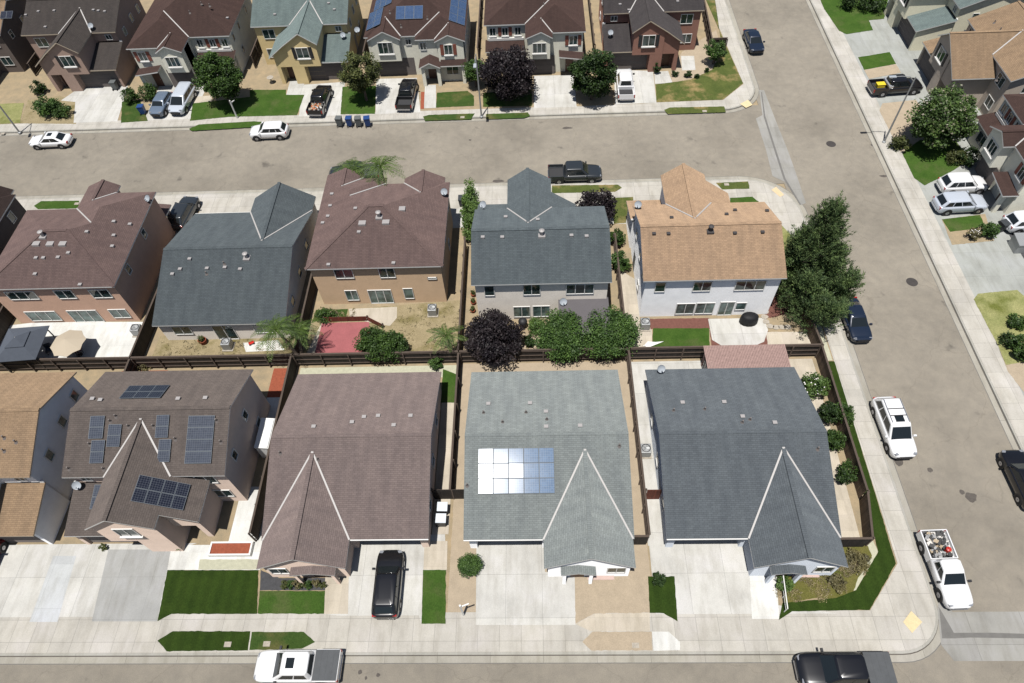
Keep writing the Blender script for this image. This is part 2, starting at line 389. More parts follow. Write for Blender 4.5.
OH = .28
class House:
    """a house with local axes: street front towards -y, origin on the ground under the middle of the main front eave"""
    def __init__(s, label, loc, rot, mx, roof, wall, trim='trim', group=None, vt='vent'):
        s.root = empty('detached_house', loc, R(rot), label, 'house', group)
        s.mx = mx; s.rot = R(rot); s.loc = loc; s.roof = SH[roof]; s.wallm = ST[wall]; s.trim = M[trim]; s.vt = vt
        s.W = MB(mx); s.RF = MB(mx); s.T = .13
        s.vents = []
    def L(s, p):
        """world point -> local point before mirroring"""
        x, y = p[0] - s.loc[0], p[1] - s.loc[1]
        c, n = math.cos(-s.rot), math.sin(-s.rot)
        q = (s.mx * (x * c - y * n), x * n + y * c)
        return (*q, p[2]) if len(p) == 3 else q
    # volumes ---------------------------------------------------------
    def cap(s, a, b, w=.15):
        """a course of ridge shingles from a to b"""
        a, b = Vector(a), Vector(b); d = (b - a); l = d.length; d.normalize(); t = d.cross(Vector((0, 0, 1))).normalized(); n = t.cross(d)
        s.RF.obox((a + b) / 2 + n * .004, d * l / 2, t * w, n * .022)
    def gx(s, x0, x1, y0, y1, z, sl, zb=0, oh=OH):
        ym = (y0 + y1) / 2; zr = z + sl * (ym - y0); s.cap((x0, ym, zr), (x1, ym, zr))
        s.RF.slab([(x0, y0, z), (x1, y0, z), (x1, ym, zr), (x0, ym, zr)], s.T)
        s.RF.slab([(x0, ym, zr), (x1, ym, zr), (x1, y1, z), (x0, y1, z)], s.T)
        d = s.T + .03; zo = z + sl * oh - d
        s.W.ext_x([(y0 + oh, zb), (y1 - oh, zb), (y1 - oh, zo), (ym, zr - d), (y0 + oh, zo)], x0 + oh, x1 - oh)
    def gy(s, xl, zl, xr, zr, xe, ze, yf, yb, recess=None, oh=OH, wall=True, yb_l=None, yb_r=None):
        """gable towards -y: left eave (xl,zl), ridge (xr,zr), right eave (xe,ze); each slope may start further back"""
        ybl, ybr = yb_l or yb, yb_r or yb; s.cap((xr, yf, zr), (xr, yb - .1, zr))
        s.RF.slab([(xl, yf, zl), (xr, yf, zr), (xr, yb, zr), (xl, ybl, zl)], s.T)
        s.RF.slab([(xr, yf, zr), (xe, yf, ze), (xe, ybr, ze), (xr, yb, zr)], s.T)
        if not wall: return
        d = s.T + .03
        zat = lambda x: (zl + (zr - zl) * (x - xl) / (xr - xl) if x < xr else ze + (zr - ze) * (xe - x) / (xe - xr)) - d
        a, b = xl + oh, xe - oh
        top = [(b, zat(b)), (xr, zr - d), (a, zat(a))]
        fy = yf + oh * .8
        if recess is None:
            s.W.ext_y([(a, 0), (b, 0)] + top, fy, yb)
        else:
            x0, x1, h, dep = recess
            s.W.ext_y([(a, h), (b, h)] + top, fy, yb)
            if x0 > a: s.W.box(a, fy + .004, 0, x0, yb, h)
            if x1 < b: s.W.box(x1, fy + .004, 0, b, yb, h)
            s.W.box(max(a, x0), fy + dep, 0, min(b, x1), yb, h - .003)
    def hip(s, x0, x1, y0, y1, z, sl, oh=OH, wall=True, front=True):
        w, l = x1 - x0, y1 - y0
        if w >= l:
            ym = (y0 + y1) / 2; k = l / 2; zr = z + sl * k
            A, B = (x0 + k, ym, zr), (x1 - k, ym, zr)
            P = [[(x0, y0, z), (x1, y0, z), B, A], [(x1, y1, z), (x0, y1, z), A, B], [(x1, y0, z), (x1, y1, z), B], [(x0, y1, z), (x0, y0, z), A]]
        else:
            xm = (x0 + x1) / 2; k = w / 2; zr = z + sl * k
            A, B = (xm, y0 + k, zr), (xm, y1 - k, zr)
            P = [[(x1, y0, z), (x1, y1, z), B, A], [(x0, y1, z), (x0, y0, z), A, B], [(x0, y0, z), (x1, y0, z), A], [(x1, y1, z), (x0, y1, z), B]]
        for p in P: s.RF.slab(p, s.T)
        if wall and y0 >= 0 and A != B: s.cap(A, B)
        if wall and y0 >= 0:
            for c_, e_ in ((x0, A), (x1, B)) if w >= l else (): s.cap((c_, y1, z), e_)
            for c_ in (x0, x1) if w < l else (): s.cap((c_, y1, z), B)
        if wall: s.W.box(x0 + oh, y0 + oh, 0, x1 - oh, y1 - oh, z - s.T + .06)
    def pent(s, x0, x1, yf, yb, zf, zb, walls=True, recess=None, oh=.2):
        s.RF.slab([(x0, yf, zf), (x1, yf, zf), (x1, yb, zb), (x0, yb, zb)], .13)
        if walls:
            k = (zb - zf) / (yb - yf)
            za = zf + k * .3 - .16; zc = zb - .16
            if recess:
                a, b, h, dep = recess
                s.W.ext_x([(yf + .3, h), (yb, h), (yb, zc), (yf + .3, za)], x0 + oh, x1 - oh)
                if a > x0 + oh: s.W.box(x0 + oh, yf + .304, 0, a, yb, h)
                if b < x1 - oh: s.W.box(b, yf + .304, 0, x1 - oh, yb, h)
                s.W.box(max(a, x0 + oh), yf + .3 + dep, 0, min(b, x1 - oh), yb, h - .003)
            else:
                s.W.ext_x([(yf + .3, 0), (yb, 0), (yb, zc), (yf + .3, za)], x0 + oh, x1 - oh)
    # details ---------------------------------------------------------
    def strip(s, a, b, w=.062):
        """pale valley flashing from a to b"""
        a, b = Vector(a), Vector(b); d = (b - a); l = d.length; d.normalize()
        u = Vector((0, 0, 1)); t = d.cross(u).normalized(); n = t.cross(d)
        s.V.obox((a + b) / 2 + n * .03, d * l / 2, t * w, n * .03)
    def opening(s, face, u, z0, z1, w, at, kind='window', shut=None, mull=1, frame='trim', glass='glass', sill=False):
        """window or door on a wall face: 'f' front, 'b' back (y = at), 'l' / 'r' (x = at); u = centre along the wall"""
        def P(a, d, z):
            return {'f': (a, at - d, z), 'b': (a, at + d, z), 'l': (at - d, a, z), 'r': (at + d, a, z)}[face]
        def bx(mb, a0, a1, d0, d1, za, zb, mat=0):
            p, q = P(a0, d0, za), P(a1, d1, zb); mb.box(*p, *q, mat)
        fr = MB(s.mx); t = .055; a0, a1 = u - w / 2, u + w / 2
        for A in ((a0, a1, z1 - t, z1), (a0, a1, z0, z0 + t), (a0, a0 + t, z0 + t, z1 - t), (a1 - t, a1, z0 + t, z1 - t)):
            bx(fr, A[0], A[1], -.03, .07, A[2], A[3])
        for k in range(mull):
            c = a0 + w * (k + 1) / (mull + 1); bx(fr, c - .03, c + .03, -.03, .06, z0 + t, z1 - t)
        if sill: bx(fr, a0 - .08, a1 + .08, -.03, .16, z0 - .12, z0 - .002)
        f = fr.build({'window': 'window', 'slider': 'sliding_door'}.get(kind, kind), M[frame], s.root)
        pn = MB(s.mx); bx(pn, a0 + t * .6, a1 - t * .6, -.05, .022, z0 + t * .6, z1 - t * .6)
        pn.build('pane', M[glass], f)
        if shut:
            for q in (-1, 1):
                sm = MB(s.mx); c = u + q * (w / 2 + .26); bx(sm, c - .2, c + .2, -.02, .06, z0 - .02, z1 + .02); sm.build('shutter', M[shut], s.root)
    def solid(s, name, mat, face, u, z0, z1, w, at, d=.05, handle=False):
        m = MB(s.mx)
        def P(a, dd, z): return {'f': (a, at - dd, z), 'b': (a, at + dd, z), 'l': (at - dd, a, z), 'r': (at + dd, a, z)}[face]
        n = 4 if name == 'garage_door' else 1
        for k in range(n):
            za = z0 + (z1 - z0) * k / n; zb = z0 + (z1 - z0) * (k + 1) / n - (.015 if n > 1 else 0)
            m.box(*P(u - w / 2, -.03, za), *P(u + w / 2, d, zb))
        o = m.build(name, mat, s.root)
        if handle:
            h = MB(s.mx); h.box(*P(u + w / 2 - .14, d, (z0 + z1) / 2 - .08), *P(u + w / 2 - .08, d + .06, (z0 + z1) / 2)); h.build('handle', M['metal'], o)
        return o
    def vent(s, p, kind=0):
        """roof vent at world point p on a roof plane"""
        x, y, z = s.L(p); m = MB(s.mx)
        if kind == 0:      # low box vent
            m.box(x - .13, y - .11, z - .12, x + .13, y + .11, z + .12); m.box(x - .16, y - .14, z + .12, x + .16, y + .13, z + .155)
            mt = M[s.vt]
        elif kind == 1:    # pipe with collar
            m.tube([(x, y, z - .1), (x, y, z + .33)], .06, 8); m.lathe([(.17, -.06), (.07, .1)], (x, y, z), 10); mt = M['pipe']
        elif kind == 2:    # capped flue
            m.tube([(x, y, z - .2), (x, y, z + .5)], .13, 10); m.lathe([(.001, .68), (.24, .58), (.24, .5), (.1, .5)], (x, y, z), 12)
            m.box(x - .3, y - .3, z - .25, x + .3, y + .3, z + .06); mt = M[s.vt]
        else:              # flat square attic vent
            m.box(x - .32, y - .26, z - .2, x + .32, y + .26, z + .1); mt = M[s.vt]
        m.build('roof_vent', mt, s.root)
    def dish(s, p, az=200, r=.33):
        x, y, z = s.L(p)
        m = MB(s.mx); m.tube([(x, y, z - .25), (x, y, z + .45)], .035, 8)
        o = m.build('satellite_dish', M['metal'], s.root)
        d = MB(); prof = [(r * k / 6, .32 * r * (k / 6) ** 2) for k in range(7)] + [(r, .32 * r + .02)] + [(r * k / 6, .32 * r * (k / 6) ** 2 - .025) for k in range(6, -1, -1)]
        d.lathe([(max(a, .002), b) for a, b in prof], (0, 0, 0), 18)
        d.tube([(0, -r * .9, .08), (0, -.1, r * 1.0)], .02, 6); d.ball((0, -.1, r * 1.0), .07, 6)
        q = d.build('reflector', M['dish'], o); q.location = (s.mx * x, y, z + .5)
        q.rotation_euler = (R(48), 0, R(az) - s.rot + PI)
    def panels(s, quad, nc, nr, mat='pv', lift=.12, gap=.012, border='pvframe', jit=0):
        """solar panels filling a roof quad of four WORLD corners (top-left, top-right, bottom-right, bottom-left as seen facing the slope)"""
        A, B, C, D = [Vector(s.L(p)) for p in quad]
        n = (B - A).cross(D - A).normalized()
        if n.z < 0: n = -n
        # square the quad up in its plane
        dn = Vector((0, 0, -1)) - n * n.dot(Vector((0, 0, -1))); dn.normalize(); ac = n.cross(dn)
        c = (A + B + C + D) / 4
        if abs((B - A).dot(dn)) > abs((B - A).dot(ac)): A, B, C, D = A, D, C, B; nc, nr = nr, nc
        wu = abs(((B - A).dot(ac) + (C - D).dot(ac)) / 2); wv = abs(((D - A).dot(dn) + (C - B).dot(dn)) / 2)
        for i in range(nc):
            for j in range(nr):
                u0, u1 = -wu / 2 + wu * i / nc + gap, -wu / 2 + wu * (i + 1) / nc - gap
                v0, v1 = -wv / 2 + wv * j / nr + gap, -wv / 2 + wv * (j + 1) / nr - gap
                m = MB(s.mx); o = c + n * lift; ja, jb = random.uniform(-jit, jit), random.uniform(-jit, jit); um, vm = (u0 + u1) / 2, (v0 + v1) / 2
                P = lambda u, v, h: o + ac * u + dn * v + n * (h + (u - um) * ja + (v - vm) * jb)
                f = .025
                def blk(u0, u1, v0, v1, h0, h1, mt):
                    vs = [P(u0, v0, h0), P(u1, v0, h0), P(u1, v1, h0), P(u0, v1, h0), P(u0, v0, h1), P(u1, v0, h1), P(u1, v1, h1), P(u0, v1, h1)]
                    for k in ((3, 2, 1, 0), (0, 1, 5, 4), (1, 2, 6, 5), (2, 3, 7, 6), (3, 0, 4, 7), (4, 5, 6, 7)):
                        m.face([vs[q] for q in k], mt, [((u0, v0), (u1, v0), (u1, v1), (u0, v1))[q % 4] for q in k])
                blk(u0, u1, v0, v1, -.02, .015, 1)
                blk(u0 + f, u1 - f, v0 + f, v1 - f, .015, .019, 0)
                m.build('solar_panel', [M[mat], M[border]], s.root)
    def done(s, strips=(), gut=None):
        s.W.build('wall', s.wallm, s.root)
        s.RF.build('roof', [s.roof, s.trim], s.root)
        if strips:
            for a, b in strips:
                s.V = MB(s.mx); s.strip(a, b); s.V.build('valley_flashing', M['flash'], s.root)

def model_a(label, loc, rot, mx, roof, wall, xr=1.05, left=1.1, wr=1.95, yf=-4.4, cat=(-3.3, 3.75, -4.4), depth=9.3, garage='garage', shut='shutterb', trim='trim', lowwall=True, group=None, back=False):
    """two storeys: ridge across, a front gable wing running back into it, a low garage roof beside the wing"""
    h = House(label, loc, rot, mx, roof, wall, trim, group)
    z, sl = 5.3, .42
    h.gx(-6, 6, 0, depth, z, sl)
    zr = z + .72 * wr; xl, xe = xr - left * 2, xr + wr
    sL = (zr - z) / (xr - xl)
    ap = (zr - z) / sl
    cx, cz, cy = cat
    gd = yf + OH * .8 + .75
    h.gy(xl, z, xr, zr, xe, z, yf, ap + .05, recess=(.6, xe, 2.35, .75), yb_l=.02, yb_r=.02)
    # the slope carried on downwards over the porch
    h.RF.slab([(cx, cy, cz), (xl, cy, z), (xl, .3, z), (cx, .3, cz)], h.T)
    d = h.T + .03
    h.W.ext_y([(cx + .5, 2.3), (xl + .3, 2.3), (xl + .3, z - d + .1), (cx + .5, cz + (z - cz) / (xl - cx) * .5 - d)], cy + .35, .45)
    h.W.box(cx + .5, cy + .354, 0, cx + .95, .45, 2.3); h.W.box(cx + .95, cy + 1.5, 0, xl + .35, .45, 2.297)
    h.pent(2.5, 6.05, yf + .5, .36, 2.65, 2.65 + .27 * (-yf), recess=(2.7, 5.55, 2.35, .55 + .0))
    st = [((xl, -.02, z), (xr, ap, zr)), ((xe, -.02, z), (xr, ap, zr))]
    h.done(st)
    m = MB(mx); m.box(2.95, .28, 2.65 + .27 * (-yf) - .02, 6.05, .4, 2.65 + .27 * (-yf) + .14); m.build('wall_flashing', M['trim'], h.root)
    h.solid('garage_door', M[garage], 'f', 3.1, 0.02, 2.32, 4.7, yf + 1.02)
    h.opening('f', xr - .1, 3.45, 4.85, 1.5, yf + OH * .8, shut=shut, sill=True)
    h.opening('f', -4.1, 3.5, 4.75, 1.5, OH, shut=None)
    h.opening('f', 4.7, 4.15, 4.85, .8, OH)
    h.solid('front_door', M['door'], 'f', (cx + .95 + xl + .3) / 2, .02, 2.1, .95, cy + 1.5, handle=True)
    h.opening('f', -4.4, 1.0, 2.2, 1.4, OH)
    for y in (2.2, 5.6): h.opening('l', y, 3.6, 4.6, .7, -6 + OH, mull=0)
    for y, a in ((2.4, 3.5), (5.2, 3.7), (7.6, 3.6)): h.opening('r', y, a, a + 1, .75, 6 - OH, mull=0, glass='glass2')
    h.opening('r', 6.4, 1.0, 1.9, .8, 6 - OH, mull=0); h.opening('l', 6.4, 1.0, 1.9, .8, -6 + OH, mull=0)
    h.solid('side_door', M['greytrim'], 'r', 3.0, .02, 2.1, .9, 6 - OH)
    return h

def model_b1(label, loc, rot, mx, roof, wall, depth=10.8, group=None, hw=6.1, trim='trim', garage='garage', porch=True):
    """two storeys under a hip roof with two front gables"""
    h = House(label, loc, rot, mx, roof, wall, trim, group)
    z, sl = 5.3, .42
    h.hip(-hw, hw, 0, depth, z, sl)
    h.gy(-5.6, z, -3.6, z + 1.05, -1.65, z, -.7, 2.5, yb_l=.02, yb_r=.02, recess=(-9, 9, 2.4, .85))
    h.hip(.1, hw - .02, -.9, 8, z + .004, sl - .004)
    h.gy(2.45, z, 4.1, z + .83, 6.08, z, -1.5, 1.09, yb_l=-.88, yb_r=-.88)
    h.done([((-1.65, -.02, z), (-3.6, 2.5, z + 1.05)), ((.1, -.02, z), (2.95, 2.85, z + 1.2)), ((2.45, -.92, z), (4.1, 1.09, z + .83))])
    h.opening('f', -3.6, 3.4, 4.9, 1.8, -.7 + OH * .8, mull=2, sill=True)
    h.opening('f', -.9, 4.0, 4.8, .7, OH); h.opening('f', .95, 3.8, 4.8, .75, -.9 + OH)
    h.opening('f', 4.0, 3.5, 4.8, 1.0, -1.5 + OH * .8, shut='shutter', sill=True)
    h.solid('garage_door', M[garage], 'f', -2.9, .02, 2.35, 4.7, OH, d=.03)
    if porch:
        m = MB(mx)
        m.slab([(.3, -2.5, 2.6), (1.6, -2.5, 3.25), (1.6, -.45, 3.25), (.3, -.45, 2.6)], .14); m.slab([(1.6, -2.5, 3.25), (2.9, -2.5, 2.6), (2.9, -.45, 2.6), (1.6, -.45, 3.25)], .14)
        m.build('porch_roof', [SH[roof], h.trim], h.root); m = MB(mx)
        m.slab([(2.9, -2.1, 2.55), (6.0, -2.1, 2.55), (6.0, -1.1, 2.95), (2.9, -1.1, 2.95)], .14)
        m.build('porch_roof', [SH[roof], h.trim], h.root)
        p = MB(mx)
        for x in (.55, 2.4): q_ = MB(mx); q_.box(x, -2.3, 0, x + .4, -1.9, 2.345); q_.build('porch_column', h.wallm, h.root)
        q_ = MB(mx); q_.box(5.4, -1.95, 0, 5.8, -1.55, 2.45); q_.build('porch_column', h.wallm, h.root)
        p.ext_y([(.55, 2.35), (2.8, 2.35), (2.8, 2.5), (1.675, 3.05), (.55, 2.5)], -2.29, -2.0)
        p.build('porch_gable', h.wallm, h.root)
        h.solid('front_door', M['door'], 'f', 1.6, .02, 2.1, .95, -.9 + OH, handle=True)
        h.opening('f', 4.2, .9, 2.1, 1.5, -1.5 + OH * .8)
    for y in (3, 7): h.opening('r', y, 3.6, 4.7, .8, hw - OH, mull=0)
    for y in (2, 6): h.opening('l', y, 3.6, 4.7, .8, -hw + OH, mull=0)
    h.opening('r', 5, 1.0, 2.0, .8, hw - OH, mull=0); h.opening('l', 4.6, 1.0, 2.0, .8, -hw + OH, mull=0)
    return h

def model_b2(label, loc, rot, mx, roof, wall, depth=11.0, group=None, hw=6.05, trim='trim', garage='garage', lower=None):
    """two storeys under a hip roof; a hipped front wing on the left with a small gable, three windows on the right"""
    h = House(label, loc, rot, mx, roof, wall, trim, group)
    z, sl = 5.3, .42
    h.hip(-hw, hw, 0, depth, z, sl)
    h.hip(-hw + .02, 1.1, -2.1, 9.0, z + .004, sl - .003)
    h.gy(-2.1, z, -.75, z + .776, 1.1, z, -3.2, -.24, yb_l=-2.08, yb_r=-2.08, recess=(-4, 1.0, 2.5, .8))
    a = (-2.45, 1.45, z + .42 * 3.56)
    h.done([((1.1, -.02, z), (-2.45 + .02, 3.5, z + 1.48)), ((-2.1, -2.12, z), (-.75, -.24, z + .776))])
    h.opening('f', -.55, 3.3, 4.6, 1.6, -3.2 + OH * .8, mull=2, sill=True)
    h.opening('f', -4.6, 3.5, 4.7, 1.0, -2.1 + OH, shut='shutter', sill=True)
    for x in (2.0, 3.55, 5.05): h.opening('f', x, 3.75, 4.8, .75, OH, shut=None if x != 3.55 else 'shutter', sill=True, frame='trim')
    h.solid('garage_door', M[garage], 'f', -.8, .02, 2.45, 3.2, -3.2 + OH * .8 + .8)
    m = MB(mx); m.slab([(1.25, -1.5, 2.75), (6.0, -1.5, 2.75), (6.0, .37, 3.2), (1.25, .37, 3.2)], .14)
    m.build('porch_roof', [SH[roof], h.trim], h.root); m = MB(mx)
    m.slab([(-5.9, -3.3, 2.5), (-2.9, -3.3, 2.9), (-2.9, -1.75, 2.9), (-5.9, -1.75, 2.5)], .14)
    m.build('porch_roof', [SH[roof], h.trim], h.root)
    b = MB(mx); b.box(1.3, .1, 3.205, 5.6, .376, 3.5); b.build('window_ledge', M['trim'], h.root)
    w = MB(mx); w.box(1.4, -1.2, 0, 5.5, .36, 2.7); q_ = MB(mx); q_.box(-5.6, -3.0, 0, -5.2, -2.6, 2.45); q_.build('porch_column', h.wallm, h.root); w.build('porch_wall', M['brick'] if lower else h.wallm, h.root)
    h.opening('f', 3.6, .9, 2.2, 1.8, -1.2)
    h.solid('front_door', M['door'], 'f', -4.2, .02, 2.1, .95, -2.1 + OH, handle=True)
    for y in (1.6, 4.2, 8): h.opening('r', y, 3.7, 4.6, .6, hw - OH, mull=0)
    for y in (2.5, 7): h.opening('l', y, 3.7, 4.7, .7, -hw + OH, mull=0)
    h.opening('r', 3.0, 1.2, 2.2, .6, hw - OH, mull=0)
    return h

def model_c(label, loc, rot, mx, roof, wall, depth=14.1, group=None, trim='trim', garage='garagew', porch=(.8, 3.2)):
    """one storey: wide ridge across, tall front gable wing on the right, garage on the left"""
    h = House(label, loc, rot, mx, roof, wall, trim, group)
    z, sl = 2.6, .336
    W0 = h.W; h.W = MB(mx)
    h.gx(-6, 6.02, 0, depth, z, sl)          # roof only: walls follow with a garage recess
    h.W = W0
    oh = OH; ym = depth / 2; zr = z + sl * ym; d = h.T + .03
    h.W.ext_x([(.95, 0), (depth - oh, 0), (depth - oh, z + sl * oh - d), (ym, zr - d), (.95, z + sl * .95 - d)], -6 + oh, 6 - oh)
    h.W.box(-6 + oh + .004, oh, 0, -5.2, .95, 2.45); h.W.box(-.45, oh, 0, 5.6, .95, 2.45); h.W.box(-5.2, oh + .003, 2.25, -.45, .95, 2.447)
    xr = 2.8; ap = 5.95; zw = z + sl * ap; yf = -2.05
    h.gy(-.35, z, xr, zw, 5.92, z, yf, ap + .03, yb_l=.02, yb_r=.02)
    h.done([((-.35, -.02, z), (xr, ap, zw)), ((5.92, -.02, z), (xr, ap, zw))])
    m = MB(mx); p0, p1 = porch; pm = (p0 + p1) / 2
    m.slab([(p0, yf - .4, 2.32), (pm, yf - .4, 2.7), (pm, yf + .2, 2.7), (p0, yf + .2, 2.32)], .1); m.slab([(pm, yf - .4, 2.7), (p1, yf - .4, 2.32), (p1, yf + .2, 2.32), (pm, yf + .2, 2.7)], .1)
    m.build('porch_roof', [SH[roof], h.trim], h.root)
    for xx in (p0 + .15, p1 - .4): p = MB(mx); p.box(xx, yf - .32, 0, xx + .22, yf - .1, 2.24); p.build('porch_column', h.wallm, h.root)
    h.solid('garage_door', M[garage], 'f', -2.82, .02, 2.24, 4.6, .95, d=.04)
    h.solid('front_door', M['door'], 'f', pm, .02, 2.1, .95, yf + OH * .8, handle=True)
    h.opening('f', 4.7, .9, 2.1, 1.3, yf + OH * .8)
    for y in (3, 6.5, 10): h.opening('l', y, 1.1, 2.1, .9, -6 + oh, mull=0); h.opening('r', y + .8, 1.1, 2.1, .9, 6 - oh, mull=0)
    for x in (-3.8, 3.6): h.opening('b', x, .9, 2.1, 1.7, depth - oh)
    h.opening('b', 0, .02, 2.1, 1.9, depth - oh, kind='slider')
    g = MB(mx); g.box(-6, -.07, z - .1, -.4, -.005, z - .02); g.build('gutter', h.trim, h.root)
    return h

# ------------------------------------------------------------------ vehicles
CARG = dict(tyre=paint('tyre_rubber', (.015, .015, .016), .85), rim=paint('alloy_rim', (.45, .45, .47), .35, .7), glass=paint('car_glass', (.012, .016, .018), .06, 0, 0, .7),
            lamp=paint('headlight_lens', (.22, .23, .25), .1), tail=paint('taillight_red', (.35, .015, .012), .25), black=paint('black_plastic', (.02, .02, .022), .6),
            chrome=paint('bumper_chrome', (.5, .5, .52), .25, .8), bed=paint('bed_liner', (.035, .035, .037), .8), ton=rough_mat('tonneau_vinyl', (.09, .095, .1), 2, .15, 60, .6))
def carpaint(name, c): return paint('car_paint_' + name, c, .3, .1, .8)
CP = dict(white=carpaint('white', (.8, .8, .8)), silver=carpaint('silver', (.5, .54, .6)), black=carpaint('black', (.008, .008, .01)), navy=carpaint('navy', (.012, .02, .04)),
          bluegrey=carpaint('blue_grey', (.13, .17, .23)), charcoal=carpaint('charcoal', (.03, .035, .04)), red=carpaint('dark_red', (.15, .01, .012)), offwhite=carpaint('off_white', (.74, .76, .79)))
CPX = {}
def loft(mb, st, mat=0):
    """st: list of rings (equal point counts), front to back; capped"""
    k = len(st[0]); base = len(mb.v)
    for ring in st: mb.v += [tuple(p) for p in ring]
    for i in range(len(st) - 1):
        for j in range(k):
            a = base + i * k + j; b = base + i * k + (j + 1) % k
            mb.f.append((a, b, b + k, a + k)); mb.m.append(mat); mb.uv.append([(0, 0)] * 4)
    for e, rev in ((0, True), (len(st) - 1, False)):
        f = tuple(base + e * k + j for j in range(k)); mb.f.append(f[::-1] if rev else f); mb.m.append(mat); mb.uv.append([(0, 0)] * k)
def ring(x, w, z0, zs, zt):
    """half-open car cross-section at station x: half width w, sill z0, shoulder zs, deck zt"""
    P = [(-.82, z0), (-.97, z0 + .1), (-1.0, z0 + .3 * (zs - z0) + .1), (-1.0, zs - .12), (-.97, zs - .02), (-.88, zs + (zt - zs) * .5), (-.66, zs + (zt - zs) * .88), (-.3, zt)]
    L = [(x, w * a, b) for a, b in P]
    return L + [(p[0], -p[1], p[2]) for p in L[::-1]]
VEH = {}
def vehicle(kind, color, L_, W_, H_, label, x, y, ang, z=0.0, name='parked_car', cat='car', sunroof=False, tonneau=None, rack=False, crew=True, group='cars parked along the streets and on the driveways'):
    """a car with its nose towards +x of its own axes; body, cabin, glass, wheels, lamps and mirrors are parts"""
    root = empty(name, (x, y, z), R(ang), label, cat, group)
    w = W_ / 2; hl = L_ / 2; cp = CP[color]; G = CARG
    pick = kind == 'pickup'
    if kind == 'sedan': hood, shd, trunk, c0, c1, r0, r1 = .92, .88, .98, .24, -.40, .06, -.22
    elif kind == 'suv': hood, shd, trunk, c0, c1, r0, r1 = 1.06, 1.02, 1.1, .25, -.475, .09, -.37
    elif kind == 'van': hood, shd, trunk, c0, c1, r0, r1 = 1.06, 1.05, 1.1, .33, -.49, .13, -.44
    else: hood, shd, trunk, c0, c1, r0, r1 = (1.14, 1.08, 1.1, .26, -.205, .13, -.175) if crew else (1.14, 1.08, 1.1, .24, -.1, .1, -.07)
    zs = shd; g = .26 if not pick else .36
    b = MB(); cb = -.21 if crew else -.105
    S = [(.5, .55, .6, .70, .74), (.493, .7, .44, .78, .81), (.475, .83, .34, .84, .88), (.445, .92, g, zs - .13, hood - .14), (.4, .975, g, zs - .09, hood - .08), (.33, 1, g, zs - .05, hood - .03), (.24, 1, g, zs, hood + .02), (.1, 1, g, zs, zs + .05), (-.12, 1, g, zs, zs + .05)]
    if not pick:
        S += [(-.3, 1, g, zs, zs + .05), (-.40, .985, g, zs, trunk), (-.445, .94, g, zs - .03, trunk - .02), (-.478, .85, .36, zs - .08, trunk - .06), (-.493, .74, .42, zs - .16, trunk - .14), (-.5, .6, .55, zs - .28, trunk - .3)]
        if kind in ('suv', 'van'): S = S[:-4] + [(-.45, .955, g, zs, trunk - .02), (-.48, .88, .36, zs - .03, trunk - .04), (-.495, .79, .42, zs - .1, trunk - .1), (-.502, .66, .5, zs - .3, trunk - .3)]
    else: S = [q for q in S if q[0] > cb] + [(cb - .001, 1, g, zs, zs + .05)]
    loft(b, [ring(a * L_, w * ww, z0, z1, z2) for a, ww, z0, z1, z2 in S])
    body = b.build('body', cp, root, smooth=True)
    # cabin
    zb = zs - .02; zt = H_; wb, wt = w * .9, w * (.72 if kind in ('sedan', 'pickup') else .76)
    X0, X1, R0, R1 = c0 * L_, c1 * L_, r0 * L_, r1 * L_
    c = MB()
    def cring(f):
        x0, x1 = X0 + (R0 - X0) * f, X1 + (R1 - X1) * f; ww = wb + (wt - wb) * f; zz = zb + (zt - .06 - zb) * f
        e = .12
        return [(x0, ww * .75, zz), (x0 - e, ww, zz), (x1 + e, ww, zz), (x1, ww * .75, zz), (x1, -ww * .75, zz), (x1 + e, -ww, zz), (x0 - e, -ww, zz), (x0, -ww * .75, zz)]
    rings = [cring(f) for f in (0, .5, .94, 1)]
    top = [[(xm * .0 + p[0] * .93 + .07 * (R0 + R1) / 2, p[1] * .9, zt - .015) for xm, p in ((0, q) for q in rings[-1])], [(p[0] * .6 + .4 * (R0 + R1) / 2, p[1] * .55, zt + .012) for p in rings[-1]]]
    loft(c, rings + top)
    cab = c.build('cabin', cp, root, smooth=True, bevel=.11); cab.modifiers['bevel'].segments = 3; cab.modifiers['bevel'].angle_limit = R(24)
    # glass
    def pane(nm, quad, off=.012, parent=root, mat='glass'):
        P = [Vector(p) for p in quad]; n = (P[1] - P[0]).cross(P[3] - P[0]).normalized(); ctr = sum(P, Vector()) / 4
        if n.dot(ctr - Vector(((R0 + R1) / 2, 0, (zb + zt) / 2))) < 0: n = -n
        m = MB(); a = [p + n * off for p in P]; q = [p - n * .01 for p in P]
        m.raw(a + q, ((0, 1, 2, 3), (7, 6, 5, 4), (0, 4, 5, 1), (1, 5, 6, 2), (2, 6, 7, 3), (3, 7, 4, 0)))
        return m.build(nm, G[mat], parent)
    def lerp(a, b_, t): return tuple(p + (q - p) * t for p, q in zip(a, b_))
    B, T = cring(0.0), cring(.94)
    def face(i, j, u0, u1, v0, v1):
        bl, br, tl, tr = B[i], B[j], T[i], T[j]
        f = lambda u, v: lerp(lerp(bl, br, u), lerp(tl, tr, u), v)
        return [f(u0, v0), f(u1, v0), f(u1, v1), f(u0, v1)]
    pane('windshield', face(7, 0, -.08, 1.08, .06, .97))
    pane('rear_window', face(3, 4, .0, 1.0, .2 if kind != 'pickup' else .25, .95))
    nw = {'sedan': ((.06, .5), (.53, .94)), 'suv': ((.07, .4), (.43, .7), (.73, .96)), 'van': ((.1, .42), (.45, .72), (.75, .97)), 'pickup': ((.08, .52), (.56, .95))}[kind]
